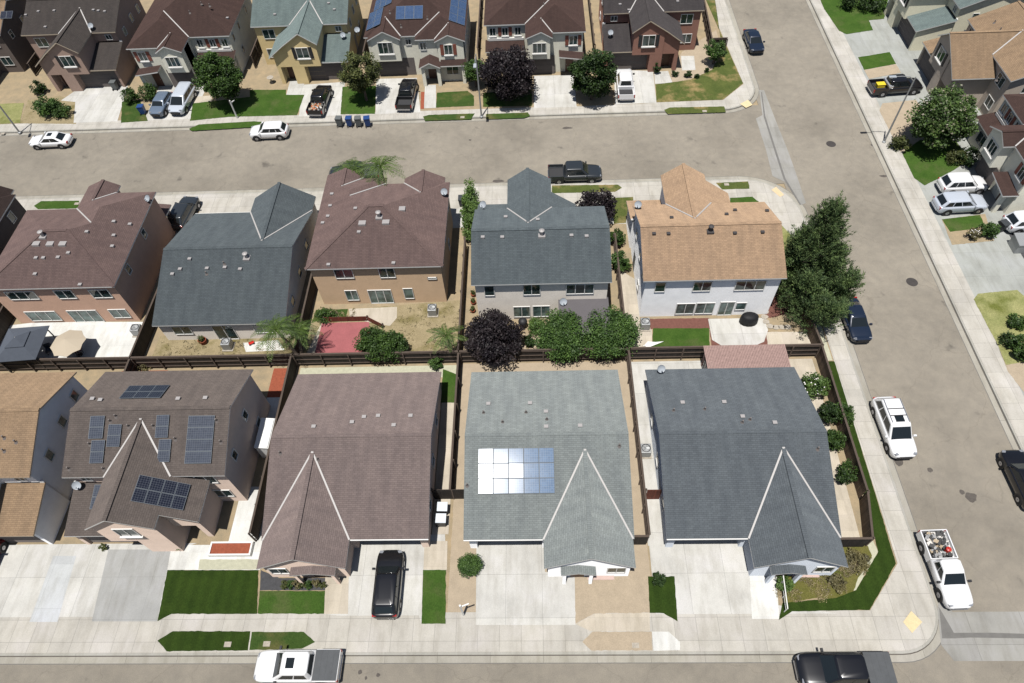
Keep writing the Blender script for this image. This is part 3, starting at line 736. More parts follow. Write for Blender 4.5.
    for i, j in ((1, 2), (5, 6)):
        for u0, u1 in nw:
            if i == 5: u0, u1 = 1 - u1, 1 - u0
            pane('side_window', face(i, j, u0, u1, .22, .93))
    if sunroof:
        m = MB(); m.box(R0 - .85, -wt * .45, zt - .03, R0 - .3, wt * .45, zt + .018); m.build('sunroof', G['glass'], root)
    if rack:
        for q in (-1, 1):
            m = MB(); m.tube([(R1 + .1, q * wt * .84, zt + .05), (R0 - .25, q * wt * .84, zt + .05)], .025, 6); m.build('roof_rail', G['black'] if color != 'white' else G['chrome'], root)
        for f in (.35, .6):
            m = MB(); xx = R0 + (R1 - R0) * f; m.box(xx - .03, -wt * .84, zt + .03, xx + .03, wt * .84, zt + .06); m.build('cross_bar', G['black'], root)
    # wheels
    rw = .33 if kind == 'sedan' else .36 if kind != 'pickup' else .4
    for fx in (.31, -.30 if not pick else -.3):
        for q in (-1, 1):
            m = MB(); yy = q * (w - .1)
            m.lathe([(rw * .6, -.11), (rw * .92, -.115), (rw, -.07), (rw, .07), (rw * .92, .115), (rw * .6, .11)], (fx * L_, yy, rw), 20, axis='y')
            t = m.build('wheel', G['tyre'], root, smooth=False)
            m = MB(); m.lathe([(.001, q * .1), (rw * .2, q * .115), (rw * .62, q * .105), (rw * .62, -q * .1), (.001, -q * .1)], (fx * L_, yy, rw), 16, axis='y'); m.build('rim', G['rim'], t)
            m = MB(); m.lathe([(.001, -.02), (rw + .09, -.02), (rw + .09, .02), (.001, .02)], (fx * L_, q * (w - .012), rw + .02), 20, axis='y'); m.build('wheel_arch', G['black'], root)
    for q in (-1, 1):
        m = MB(); m.obox((.462 * L_, q * w * .7, .76 if kind == 'sedan' else .86), (.09, -q * .05, 0), (.02 * q, .13, 0), (0, 0, .06)); m.build('headlight', G['lamp'], root)
        if not pick: m = MB(); m.obox((-.478 * L_, q * w * .74, trunk - .2), (.06, 0, 0), (0, .14, 0), (0, 0, .12)); m.build('taillight', G['tail'], root)
        m = MB(); m.obox((X0 - .28, q * (w + .09), zb + .12), (.07, 0, 0), (0, .11, 0), (0, 0, .08)); m.build('mirror', G['black'] if color in ('white', 'black') and pick else cp, root)
    m = MB(); m.box(.47 * L_, -w * .58, .42, .505 * L_, w * .58, .6); m.build('bumper', G['chrome'] if pick else G['black'], root)
    m = MB(); m.box(.47 * L_, -w * .45, .64, .5 * L_ + .005, w * .45, .76); m.build('grille', G['black'], root)
    m = MB(); m.box(-.508 * L_, -w * (.75 if pick else .6), .42, -.46 * L_, w * (.75 if pick else .6), .58); m.build('bumper', G['chrome'] if pick else cp, root)
    if pick:
        bx0, bx1 = -.5 * L_, (cb - .005) * L_; bd = MB(); fl = .78; tp = 1.16
        for q in (-1, 1):
            bd.box(bx0 + .06, q * w, .42, bx1, q * (w - .09), tp); bd.box(bx0 + .06, q * (w - .09), .42, bx1 - .001, q * (w - .2), fl + .08)
        bd.box(bx1 - .06, -w + .09, .42, bx1, w - .09, tp)
        bd.build('cargo_bed', cp, root, bevel=.025)
        m = MB(); m.box(bx0, -w * .97, .5, bx0 + .07, w * .97, tp - .01); m.build('tailgate', cp, root, bevel=.02)
        m = MB(); m.box(bx0 + .07, -w + .09, .55, bx1 - .06, w - .09, fl); m.build('bed_floor', G['bed'], root)
        for q in (-1, 1):
            m = MB(); m.box(bx0 - .015, q * w * .99, .72, bx0 + .1, q * (w - .14), 1.1); m.build('taillight', G['tail'], root)
        if tonneau:
            m = MB(); m.box(bx0 + .04, -w + .05, tp + .002, bx1 + .01, w - .05, tp + .05); 
            for k in range(1, 4): xx = bx0 + (bx1 - bx0) * k / 4; m.box(xx - .02, -w + .06, tp + .05, xx + .02, w - .06, tp + .06)
            m.build('tonneau_cover', tonneau, root)
    return root

# ------------------------------------------------------------------ plants
def leafq(mb, p, s, up=.3, asp=1.6):
    d = Vector((random.gauss(0, 1), random.gauss(0, 1), random.gauss(0, .7) - up * .3)).normalized()
    n = Vector((random.gauss(0, 1), random.gauss(0, 1), random.gauss(0, 1) + up * 2.5)).normalized()
    a = (d - n * d.dot(n)); a = a.normalized() if a.length > .01 else n.orthogonal().normalized()
    b = n.cross(a); p = Vector(p)
    i = len(mb.v)
    mb.v += [tuple(p - a * s * asp * .5), tuple(p + b * s * .5), tuple(p + a * s * asp * .5), tuple(p - b * s * .5)]
    mb.f.append((i, i + 1, i + 2, i + 3)); mb.m.append(0); mb.uv.append([(0, 0)] * 4)
LM = {}
BARK = rough_mat('bark', (.13, .1, .075), 6, .3, 30)
BARKD = rough_mat('dark_bark', (.07, .055, .045), 6, .3, 30)
def tree(name, label, x, y, h, r, mat, n=5000, trunk=.3, crown0=.28, leaf=.17, clumps=46, squash=1.0, cr=.33, bark=BARK, group=None, lean=(0, 0), cat='tree', z=0, seed=None, sx=1, sy=1, up=.5):
    rnd = random.Random(seed if seed is not None else hash((round(x, 1), round(y, 1))) & 0xffff)
    st = random.getstate(); random.seed(rnd.random())
    root = empty(name, (x, y, z), 0, label, cat, group)
    zc = h * (crown0 + 1) / 2; hz = h * (1 - crown0) / 2 * squash
    t = MB(); tips = []
    zf = h * crown0 * .9
    t.tube([(0, 0, -.1), (lean[0] * .3, lean[1] * .3, zf * .6), (lean[0] * .6, lean[1] * .6, zf)], [trunk * .5 * 1.25, trunk * .5, trunk * .42], 8)
    cl = []
    clumps = int(clumps * 1.5); n = int(n * 1.45)
    for k in range(clumps):
        while True:
            p = Vector((rnd.uniform(-1, 1), rnd.uniform(-1, 1), rnd.uniform(-1, 1)))
            if .25 < p.length < 1: break
        p = p * (0.62 + .38 * p.length) if rnd.random() < .35 else p.normalized() * rnd.uniform(.62, .92)
        wob = 1 + .22 * noise.noise(Vector((p.x * 1.7 + x, p.y * 1.7 + y, p.z * 1.7)))
        low = 1 - .25 * max(0, -p.z)
        c = Vector((p.x * r * sx * wob * low + lean[0], p.y * r * sy * wob * low + lean[1], zc + p.z * hz * wob))
        cl.append((c, r * cr * rnd.uniform(.6, 1.25)))
    for k in range(min(9, clumps)):
        c, q = cl[k]; s0 = Vector((lean[0] * .6, lean[1] * .6, zf * rnd.uniform(.8, 1)))
        t.tube([s0, s0.lerp(c, .5) + Vector((0, 0, .15 * h * .3)), c], [trunk * .28, trunk * .17, trunk * .06], 6)
    t.build('trunk', bark, root)
    L = MB(); per = n // clumps
    for c, q in cl:
        for k in range(per):
            d = Vector((rnd.gauss(0, 1), rnd.gauss(0, 1), rnd.gauss(0, 1))).normalized() * q * (rnd.random() ** .42)
            d.z *= .75
            leafq(L, c + d, leaf * rnd.uniform(.6, 1.3), up)
    o = L.build('crown', mat, root, recalc=False)
    random.setstate(st)
    return root
def shrub(name, label, x, y, h, r, mat, n=1200, leaf=.1, group=None, cat='shrub', z=0, flowers=None, clumps=16, sx=1, sy=1, cr=.42):
    t = tree(name, label, x, y, h, r, mat, n, .1, .06, leaf, clumps, 1.0, cr, BARKD, group, cat=cat, z=z, sx=sx, sy=sy)
    if flowers:
        L = MB()
        for k in range(34):
            a = random.uniform(0, 2 * PI); q = r * random.uniform(.1, .95)
            leafq(L, (math.cos(a) * q, math.sin(a) * q, h * random.uniform(.7, 1.0) * (1.05 - .35 * (q / r) ** 2)), .13, 1, 1)
        L.build('flower', flowers, t, recalc=False)['kind'] = 'stuff'
    return t
def leafd(mb, p, d, s, asp=3.0):
    n = Vector((random.gauss(0, 1), random.gauss(0, 1), random.gauss(0, 1) + .6)); a = d.normalized()
    b = n.cross(a); b = b.normalized() if b.length > .01 else a.orthogonal().normalized()
    i = len(mb.v)
    mb.v += [tuple(p), tuple(p + a * s * asp * .4 + b * s * .5), tuple(p + a * s * asp), tuple(p + a * s * asp * .4 - b * s * .5)]
    mb.f.append((i, i + 1, i + 2, i + 3)); mb.m.append(0); mb.uv.append([(0, 0)] * 4)
def conifer(name, label, x, y, h, r, mat, n=9000, group=None, lobes=()):
    """rising limbs that end in upright tufts of needles, narrowing to a pointed leader"""
    root = empty(name, (x, y, 0), 0, label, 'tree', group)
    rnd = random.Random(11); t = MB(); L = MB()
    for (lx, ly, lh, lr, nn) in ((0, 0, h, r, n),) + tuple(lobes):
        t.tube([(lx * .25, ly * .25, -.1), (lx * .8, ly * .8, lh * .4), (lx, ly, lh * .97)], [.26, .15, .03], 8)
        nb = int(lh * 22); per = max(20, nn // (nb * 5))
        for k in range(nb):
            f = ((k + rnd.random()) / nb) ** 1.15; zz = lh * (.05 + .86 * f)
            ln = lr * (1 - f) ** .7 * rnd.uniform(.55, 1.12) + .25; a = rnd.uniform(0, 2 * PI); rise = rnd.uniform(.15, .5) + .35 * f
            s0 = Vector((lx * (.6 + .4 * f), ly * (.6 + .4 * f), zz)); dr = Vector((math.cos(a), math.sin(a), rise)); tip = s0 + dr * ln
            if k % 2 == 0: t.tube([s0, s0 + Vector((dr.x, dr.y, rise * .6)) * ln * .6, tip], [.05, .03, .012], 5)
            for q in range(5):
                u = 1 - .72 * rnd.random() ** 1.4; c = s0.lerp(tip, u) + Vector((rnd.gauss(0, .2), rnd.gauss(0, .2), rnd.gauss(0, .12)))
                td = Vector((dr.x * .5 + rnd.gauss(0, .25), dr.y * .5 + rnd.gauss(0, .25), .9)).normalized(); sp = rnd.uniform(.13, .24) * (1.15 - .35 * f)
                for w_ in range(per):
                    e = rnd.random(); p = c + td * (e - .3) * sp * 4.6 + Vector((rnd.gauss(0, 1), rnd.gauss(0, 1), rnd.gauss(0, .6))) * sp * (.95 - e * .8)
                    leafd(L, p, td + Vector((rnd.gauss(0, .5), rnd.gauss(0, .5), rnd.gauss(0, .3))), .058 * rnd.uniform(.7, 1.3), 4.2)
    t.build('trunk', BARKD, root); L.build('crown', mat, root, recalc=False)
    return root
def palm(name, label, x, y, h, r, mat, nf=16, group=None, lean=(0, 0), trunk=.16):
    """bare leaning trunk under a crown of arching feather fronds"""
    root = empty(name, (x, y, 0), 0, label, 'palm tree', group)
    t = MB(); k = 7
    t.tube([(lean[0] * (i / k) ** 1.6, lean[1] * (i / k) ** 1.6, h * i / k - (.1 if i == 0 else 0)) for i in range(k + 1)], [trunk * (1.25 if i == 0 else 1 - .25 * i / k) for i in range(k + 1)], 9)
    t.build('trunk', BARK, root)
    rnd = random.Random(int(x * 10)); top = Vector((lean[0], lean[1], h)); ns = 17
    for q in range(nf):
        F = MB(); a = 2.4 * q + rnd.uniform(-.15, .15); el = (.3, .85, 1.2)[q % 3] + rnd.uniform(-.12, .12); ln = r * rnd.uniform(.85, 1.15)
        d = Vector((math.cos(a), math.sin(a), 0)); sw = rnd.uniform(-.25, .25); e = Vector((-d.y, d.x, 0)); pts = []
        for i in range(ns + 1):
            u = i / ns; pts.append(top + d * ln * u * (math.cos(el) + .35 * u * math.sin(el)) + e * sw * ln * u * u + Vector((0, 0, ln * (math.sin(el) * u - (.35 + .55 * math.sin(el)) * u * u * 1.15))))
        F.tube(pts, [.035 * (1 - .8 * i / ns) for i in range(ns + 1)], 4)
        for i in range(2, ns + 1):
            p = pts[i]; tg = (pts[i] - pts[i - 1]).normalized(); sd = tg.cross(Vector((0, 0, 1))).normalized(); up = sd.cross(tg)
            ll = ln * .2 * math.sin(PI * min(1, (i + 3) / (ns + 4))) ** .7 + .06
            for s in (-1, 1):
                tip = p + sd * s * ll * .8 + tg * ll * .6 - Vector((0, 0, ll * rnd.uniform(.1, .45))); m0 = (p + tip) / 2 + up * .03 * ll
                F.face([p, m0 + tg * .05, tip, m0 - tg * .05])
        F.build('frond', mat, root, recalc=False)
    return root

# ------------------------------------------------------------------ world, sun, camera
sd = Vector((-.085, -.222, .971)).normalized()
w = bpy.data.worlds.new('World'); SC.world = w; w.use_nodes = True
nt = w.node_tree; bg = nt.nodes['Background']
sky = nt.nodes.new('ShaderNodeTexSky'); sky.sky_type = 'NISHITA'; sky.sun_disc = False
sky.sun_elevation = math.asin(sd.z); sky.sun_rotation = math.atan2(sd.x, sd.y); sky.dust_density = 1.2
nt.links.new(sky.outputs[0], bg.inputs[0]); bg.inputs[1].default_value = SKY
su = bpy.data.lights.new('sun', 'SUN'); su.energy = SUN; su.angle = R(.53); su.color = (1, .97, .925)
so = bpy.data.objects.new('sun', su); COL.objects.link(so); so.rotation_euler = sd.to_track_quat('Z', 'Y').to_euler(); so.location = (0, -20, 80)
cd = bpy.data.cameras.new('camera'); cam = bpy.data.objects.new('camera', cd); COL.objects.link(cam); SC.camera = cam
cd.sensor_width = 36; cd.lens = CAM_LENS; cd.clip_end = 2000; SC.cycles.diffuse_bounces = 1
cam.matrix_world = Matrix(CAM_MAT)
SC.view_settings.view_transform = 'Standard'; SC.view_settings.look = 'None'; SC.view_settings.exposure = EXPO; SC.view_settings.gamma = 1
SC.cycles.max_bounces = 6

# ------------------------------------------------------------------ ground materials
MG = dict(
    road=road_mat('asphalt', fx('road', sr(172, 163, 152, .8))), gutter=concrete('gutter_concrete', fx('gutter', sr(186, 181, 170, .8)), 3.6, 9, .5),
    walk=concrete('sidewalk_concrete', fx('walk', sr(211, 201, 189, .8)), 1.5, 1.5, .58), curb=concrete('curb_concrete', fx('curb', sr(196, 188, 176, .8)), 3.6, 9, .6),
    drive=concrete('driveway_concrete', fx('drive', sr(214, 209, 200, .8)), 2.6, 3.0, .6), drive2=concrete('grey_concrete', fx('drive2', sr(196, 193, 187, .8)), 2.6, 3.0, .75),
    rdrive=concrete('darker_driveway_concrete', fx('rdrive', sr(214, 209, 200, .8)), 2.6, 3.0, .72),  # same concrete as drive, scaled to a darker tone
    blue=concrete('bluish_concrete', fx('blue', sr(208, 207, 204, .77)), 2.6, 3.2, .8), white=concrete('white_concrete', fx('white', sr(230, 226, 218, .82)), 2.4, 2.4, .85),
    cross=concrete('cross_gutter_concrete', sr(176, 174, 168, .74), 3.6, 3.4, .6), tanwalk=concrete('tan_concrete', fx('tanwalk', sr(222, 206, 186, .8)), 1.2, 1.2, .85),
    dirt=rough_mat('bare_dirt', fx('dirt', sr(193, 160, 128, .8)), 1.2, .13, 18, .95, .4), soil=rough_mat('dry_soil', fx('soil', sr(176, 146, 112, .8)), 1.0, .22, 14, .95, .5, sr(196, 172, 136, .8)),
    gravel=rough_mat('beige_gravel', fx('gravel', sr(205, 184, 150, .8)), 3, .15, 30, .95, .6), dgravel=rough_mat('dark_gravel', fx('dgravel', sr(84, 84, 86, .8)), 4, .3, 30, .9, .6),
    mulch=rough_mat('red_brown_mulch', fx('mulch', sr(128, 88, 78, .8)), 4, .25, 30, .95, .6), redpad=rough_mat('pink_concrete', fx('redpad', sr(184, 112, 114, .72)), 1.2, .12, 20, .9, .2),
    paver=rough_mat('red_pavers', fx('paver', sr(165, 92, 68, .8)), 5, .25, 30, .9, .4), damp=rough_mat('oil_stain', sr(104, 98, 92, .8), 4, .25, 30), wet=rough_mat('damp_stain', fx('wet', sr(128, 126, 122, .8)), 2, .15, 30), strip=rough_mat('asphalt_dark_patch', fx('strip', sr(80, 76, 74, .8)), 2, .2, 30),
    turf=lawn_mat('artificial_turf', fx('turf', sr(50, 70, 36, .72)), fx('turf', sr(62, 82, 43, .72)), None, .35), lawn=lawn_mat('green_lawn', fx('lawn', sr(70, 94, 50, .72)), fx('lawn', sr(88, 110, 62, .72)), sr(112, 112, 68, .7)),
    dlawn=lawn_mat('patchy_lawn', fx('dlawn', sr(92, 104, 62, .75)), fx('dlawn', sr(116, 122, 76, .75)), sr(172, 150, 106, .75)), drylawn=lawn_mat('dry_lawn', fx('drylawn', sr(150, 140, 82, .75)), fx('drylawn', sr(184, 164, 106, .75)), sr(120, 126, 64, .75)),
    olive=lawn_mat('olive_ground_cover', fx('olive', sr(104, 108, 52, .75)), fx('olive', sr(132, 124, 74, .75)), sr(84, 96, 44, .75)), weeds=lawn_mat('dry_weeds', fx('weeds', sr(190, 158, 118, .78)), fx('weeds', sr(168, 138, 100, .78)), sr(136, 126, 84, .75)),
    vlawn=lawn_mat('vivid_lawn', fx('vlawn', sr(70, 100, 46, .72)), fx('vlawn', sr(88, 116, 58, .72)), sr(98, 112, 64, .7)),
    yellow=rough_mat('yellow_tactile_paving', fx('yellow', sr(232, 214, 172, .8)), 4, .08, 40), peach=rough_mat('faded_tactile_paving', fx('peach', sr(232, 208, 170, .8)), 4, .08, 40),
)
# ------------------------------------------------------------------ terrain, roads, blocks
o = sheet('ground', [(-600, -600), (700, -600), (700, 800), (-600, 800)], -.17, MG['soil'])
m = MB()
for x0, y0, x1, y1 in ((26.2, -160, 38.2, 260), (-260, 55.4, 26.2, 68.8), (-260, -3, 26.2, 10.4)): m.face([(x0, y0, -.12), (x1, y0, -.12), (x1, y1, -.12), (x0, y1, -.12)])
o = m.build('road', MG['road'], recalc=False); o['kind'] = 'structure'
def rrect(x0, y0, x1, y1, rad, off=0, seg=10):
    """rounded rectangle, counter-clockwise from the south-west corner; rad = radii (sw, se, ne, nw); off < 0 shrinks"""
    x0 -= off; y0 -= off; x1 += off; y1 += off; P = []
    for (cx, cy, sx, sy, a0), r_ in zip(((x0, y0, 1, 1, 180), (x1, y0, -1, 1, 270), (x1, y1, -1, -1, 0), (x0, y1, 1, -1, 90)), rad):
        r_ = max(.01, r_ + off)
        for k in range(seg + 1):
            a = R(a0 + 90 * k / seg); P.append((cx + sx * r_ + r_ * math.cos(a), cy + sy * r_ + r_ * math.sin(a)))
    return P
def ring_sheet(name, A, B, z, mat, base=None):
    m = MB(); k = len(A)
    for i in range(k):
        j = (i + 1) % k
        m.face([(*A[i], z), (*A[j], z), (*B[j], z), (*B[i], z)])
        if base is not None: m.face([(*B[i], z), (*B[j], z), (*B[j], base), (*B[i], base)])
    o = m.build(name, mat, recalc=False); o['kind'] = 'structure'; return o
BL = {'c': ((-240, 9.65, 27.0, 56.2), (1, 3.2, 5.5, 1)), 't': ((-240, 68.0, 26.4, 240), (1, 4.5, 1, 1)), 'r': ((37.5, -150, 240, 240), (1, 1, 1, 1)), 's': ((-240, -150, 27.0, -2.2), (1, 1, 4, 1))}
for k, (q, rad) in BL.items():
    out = rrect(*q, rad); inn = rrect(*q, rad, -.16); gut = rrect(*q, rad, .5)
    sheet('ground', inn, 0, MG['soil'], base=-.15)
    ring_sheet('curb', inn, out, .012, MG['curb'], -.15)
    ring_sheet('gutter', out, gut, -.113, MG['gutter'])
    ring_sheet('gutter', rrect(*q, rad, .005), rrect(*q, rad, .07), -.1115, MG['damp'])
    ring_sheet('gutter', rrect(*q, rad, .5), rrect(*q, rad, .55), -.1125, MG['wet'])
# concrete valley gutters across the two street mouths, and the wet line along the lower one
sheet('gutter', [(25.41, 66.32), (25.43, 61.14), (25.23, 56.59), (26.32, 55.61), (27.15, 52.12), (27.72, 52.39), (27.76, 56.48), (27.75, 60.45), (27.57, 65.39), (27.42, 71.62), (26.84, 71.65), (26.28, 66.91)], -.105, MG['cross'])
sheet('road_stain', [(26.99, 71.25), (26.36, 66.54), (26.3, 61.18), (26.27, 56.08), (27.05, 52.12), (27.19, 52.2), (26.49, 56.14), (26.51, 61.26), (26.56, 66.72), (27.11, 71.24)], -.1, MG['wet'])
sheet('gutter', [(27.0, 9.2), (37.4, 9.2), (37.4, 12.3), (28.0, 12.3), (27.5, 13.3), (27.05, 12.5), (26.5, 10.2)], -.105, MG['cross'])
sheet('road_stain', [(26.7, 10.6), (26.9, 11.4), (27.2, 12.6), (27.35, 12.0), (27.6, 10.95), (30, 10.95), (33, 10.85), (37.3, 10.9), (37.3, 10.6), (34, 10.55), (31, 10.6), (28.5, 10.65), (27.6, 10.6)], -.101, MG['wet'])
# sidewalks
ci = rrect(*BL['c'][0], BL['c'][1], -.165)
n4 = 11
walk = ci[n4 - 1:n4] + ci[n4:2 * n4] + ci[2 * n4:3 * n4] + ci[3 * n4:3 * n4 + 1]
sheet('sidewalk', walk + [(-239, 53.6), (22.92, 52.76), (25.22, 47.72), (25.45, 46), (25.4, 33), (25.3, 15.6), (22.45, 12.4), (-239, 12.4)], .014, MG['walk'])
ti = rrect(*BL['t'][0], BL['t'][1], -.165)
sheet('sidewalk', ti[n4 - 1:n4] + ti[n4:2 * n4] + [(26.2, 200), (24.3, 200), (23.92, 91.99), (25.21, 72.78), (22.28, 69.8), (14.58, 69.73), (12.58, 69.55), (-239, 69.65)], .014, MG['walk'])
ri = [(37.665, -100), (37.665, 200), (39.3, 200), (39.7, 60), (39.7, 40), (39.45, -100)]
sheet('sidewalk', ri, .014, MG['walk'])
def ragged(pts, seed, amp=.013, step=.22):
    rnd = random.Random(seed); o = []
    for p, q in zip(pts, pts[1:] + pts[:1]):
        n = max(1, int(math.hypot(q[0] - p[0], q[1] - p[1]) / step)); o.append(tuple(p))
        for k in range(1, n): o.append((p[0] + (q[0] - p[0]) * k / n + rnd.gauss(0, amp), p[1] + (q[1] - p[1]) * k / n + rnd.gauss(0, amp)))
    return o
def G2(name, mat, *pts, z=.018):
    pts = list(pts)
    if name in ('lawn', 'planting_bed', 'yard'): pts = ragged(pts, len(bpy.data.objects))
    return sheet(name, pts, z, MG[mat])
# street front of the near row
G2('driveway', 'drive', (-56, 12.2), (-26.5, 12.2), (-27.45, 15.64), (-27.81, 16.84), (-26, 17.5), (-56, 17.5), z=.018)
G2('driveway', 'drive2', (-32.69, 17.06), (-27.86, 17.02), (-27.33, 11.87), (-32.06, 11.89), z=.022)
G2('driveway', 'blue', (-36.77, 16.6), (-35.0, 16.59), (-34.56, 11.86), (-36.62, 11.87), z=.022)
G2('path', 'white', (-27.97, 17.37), (-20.9, 17.31), (-20.72, 15.44), (-27.63, 15.49), z=.020)
G2('patio', 'white', (-23.6, 16.6), (-20.9, 16.6), (-20.9, 22), (-23.6, 22), z=.022)
G2('driveway', 'drive', (-14.2, 12.2), (-15.4, 12.32), (-15.58, 13.91), (-14.6, 15), (-14.2, 18), (-7.2, 18), (-6.97, 15.35), (-8.65, 15.36), (-8.45, 11.63), (-8.7, 12.2), z=.019)
G2('path', 'tanwalk', (-8.71, 17.51), (-6.99, 17.49), (-6.9, 15.36), (-8.62, 15.38), z=.024)
G2('path', 'tanwalk', (-15.83, 15.34), (-14.09, 15.33), (-13.72, 12.32), (-15.41, 12.32), z=.026)
G2('driveway', 'drive', (-4.82, 17.48), (0.12, 17.43), (0.22, 15.16), (2.34, 14.79), (2.24, 11.52), (-4.66, 11.55))
G2('yard', 'dirt', (-6.7, 12.42), (7.75, 12.42), (7.75, 33.3), (-6.7, 33.3), z=.004)
G2('yard', 'dirt', (2.36, 14.79), (7.6, 14.82), (7.41, 12.31), (3.56, 12.26), (2.25, 11.59), z=.022)
G2('path', 'tanwalk', (2.25, 11.57), (3.56, 12.25), (7.41, 12.3), (7.3, 11.11), (3.22, 11.13), z=.019)
G2('driveway', 'drive', (7.8, 12.2), (20.2, 12.2), (14.7, 13.0), (15.07, 15.62), (14.69, 17.38), (14.5, 18), (8, 18), (7.8, 32.5), (8.2, 33))
G2('path', 'drive', (7.8, 17), (9.6, 17), (9.6, 33), (7.8, 33), z=.021)
G2('path', 'white', (14.83, 15.48), (16.74, 15.47), (16.17, 11.86), (14.34, 11.87), z=.023)
G2('patio', 'drive', (8, 30.2), (23.6, 30.2), (23.6, 33.2), (8, 33.2), z=.020)
G2('path', 'tanwalk', (20.3, 17.2), (23.2, 17.2), (23.6, 33.2), (20.3, 33.2), z=.022)
G2('path', 'white', (7.43, 11.07), (8.56, 11.06), (9.24, 10.4), (9.17, 9.9), (7.4, 9.85), z=.024)
# lawns of the near row
G2('lawn', 'turf', (-27.66, 15.48), (-20.82, 15.43), (-20.24, 12.35), (-26.43, 12.37), (-27.29, 11.88), z=.03)
G2('lawn', 'turf', (-25.98, 11.21), (-20.45, 11.19), (-20.33, 9.94), (-26.03, 9.9), (-26.89, 10.59), z=.03)
G2('lawn', 'lawn', (-20.34, 11.14), (-16.65, 11.13), (-15.74, 10.47), (-16.61, 10.04), (-20.24, 9.97), z=.03)
G2('lawn', 'vlawn', (-20.4, 13.94), (-15.61, 13.91), (-15.44, 12.33), (-20.19, 12.37), z=.03)
G2('planting_bed', 'dgravel', (-20.64, 15.44), (-19.18, 14.85), (-15.77, 14.83), (-15.62, 13.94), (-20.39, 13.97), z=.026)
G2('lawn', 'vlawn', (-8.64, 15.36), (-6.99, 15.35), (-6.76, 11.63), (-8.45, 11.64), z=.03)
G2('planting_bed', 'dirt', (3.38, 11.08), (7.4, 11.07), (7.33, 9.87), (3.22, 9.88), (2.66, 10.43), z=.028)
G2('lawn', 'turf', (7.56, 14.79), (9.44, 14.78), (9.25, 11.72), (8.36, 12.26), (7.41, 12.29), z=.03)
G2('lawn', 'turf', (16.13, 11.79), (17.15, 12.35), (22.41, 12.41), (25.17, 15.57), (25.28, 20.35), (25.36, 27.46), (25.41, 32.87), (24.42, 32.89), (24.52, 25.39), (24.4, 20.36), (24.18, 16.42), (21.88, 13.76), (20.37, 13.23), (16.63, 12.91), z=.03)
G2('planting_bed', 'gravel', (21.86, 17.24), (24.07, 17.22), (24.18, 16.42), (21.88, 13.76), (21.43, 13.63), z=.020)
G2('planting_bed', 'olive', (16.93, 15.04), (21.31, 15.22), (21.86, 17.24), (23.5, 17.23), (23.67, 16.13), (22.25, 14.59), (21.5, 13.36), (20.21, 13.13), (19.0, 13.24), (16.72, 12.85), z=.026)
G2('planting_bed', 'gravel', (-25.43, 16.25), (-20.99, 16.22), (-20.83, 15.47), (-25.34, 15.5), z=.026)
# back yards of the near row
G2('patio', 'paver', (-23.4, 30.2), (-21.4, 30.2), (-21.4, 33.2), (-23.4, 33.2), z=.02)
G2('patio', 'paver', (-37.2, 29.8), (-33, 29.8), (-33, 33.2), (-37.2, 33.2), z=.02)
G2('patio', 'white', (-23.4, 27.2), (-21.4, 27.2), (-21.4, 30.2), (-23.4, 30.2), z=.02)
G2('lawn', 'vlawn', (-8.3, 29.4), (-7.0, 29.4), (-7.0, 32.2), (-8.3, 32.8), z=.03)
G2('path', 'tanwalk', (-8.2, 18), (-6.95, 18), (-6.95, 29.4), (-8.2, 29.4), z=.022)
G2('path', 'gravel', (-21, 31.6), (-7, 32), (-7, 33.2), (-21, 33.2), z=.012)
# middle row: yards behind and pavement in front
G2('driveway', 'drive', (-240, 50.0), (22.3, 50.0), (22.3, 53.6), (-240, 53.6), z=.009)
G2('lawn', 'dlawn', (7.96, 53.79), (10.25, 53.85), (10.2, 50.2), (7.97, 50.0), z=.02)
G2('patio', 'white', (-53.6, 38.19), (-47.13, 38.98), (-36.38, 38.7), (-35.89, 37.75), (-36.38, 34.34), (-51.9, 34.63), z=.02)
G2('yard', 'weeds', (-34.91, 37.04), (-21.3, 36.93), (-21.91, 33.86), (-34.93, 34.15), z=.016)
G2('patio', 'white', (-26.87, 36.05), (-23.68, 36.31), (-22.81, 35.18), (-26.36, 35.04), z=.022)
G2('yard', 'weeds', (-20.53, 39.47), (-7.02, 40.54), (-6.61, 34.06), (-21.25, 34.17), z=.012)
G2('patio', 'tanwalk', (-17.63, 39.75), (-13.1, 39.87), (-12.97, 38.57), (-13.52, 37.65), (-14.85, 37.92), (-17.38, 38.68), z=.026)
G2('patio', 'redpad', (-19.93, 38.16), (-15.53, 38.17), (-14.6, 34.34), (-20.01, 34.36), z=.024)
G2('patio', 'tanwalk', (-20.17, 37.36), (-19.93, 38.16), (-20.01, 34.36), (-20.83, 34.37), z=.024)
G2('lawn', 'lawn', (-20.76, 39.72), (-17.73, 39.75), (-17.76, 38.69), (-20.89, 38.3), z=.02)
G2('yard', 'dirt', (-6.27, 36.45), (7.87, 36.44), (7.79, 33.63), (-6.6, 33.74), z=.014)
G2('yard', 'tanwalk', (8.05, 43.82), (9.45, 42.52), (9.32, 37.53), (10.29, 36.61), (9.98, 33.79), (7.88, 33.63), z=.016)
G2('lawn', 'vlawn', (10.4, 36.77), (15.37, 36.65), (15.05, 34.42), (10.06, 34.53), z=.03)
G2('planting_bed', 'mulch', (9.44, 37.87), (15.55, 37.82), (15.53, 36.59), (9.32, 36.74), z=.012)
G2('planting_bed', 'mulch', (15.39, 36.48), (17.19, 36.43), (19.71, 35.82), (20.54, 36.24), (20.11, 34.41), (15.25, 34.31), z=.012)
G2('planting_bed', 'mulch', (20.47, 37.81), (22.91, 43.36), (24.11, 40.87), (23.43, 38.3), (20.97, 37.68), z=.014)
G2('patio', 'drive', (15.45, 37.71), (20.44, 37.7), (20.52, 36.35), (19.9, 35.06), (18.76, 34.55), (16.19, 34.71), (15.43, 35.38), z=.026)
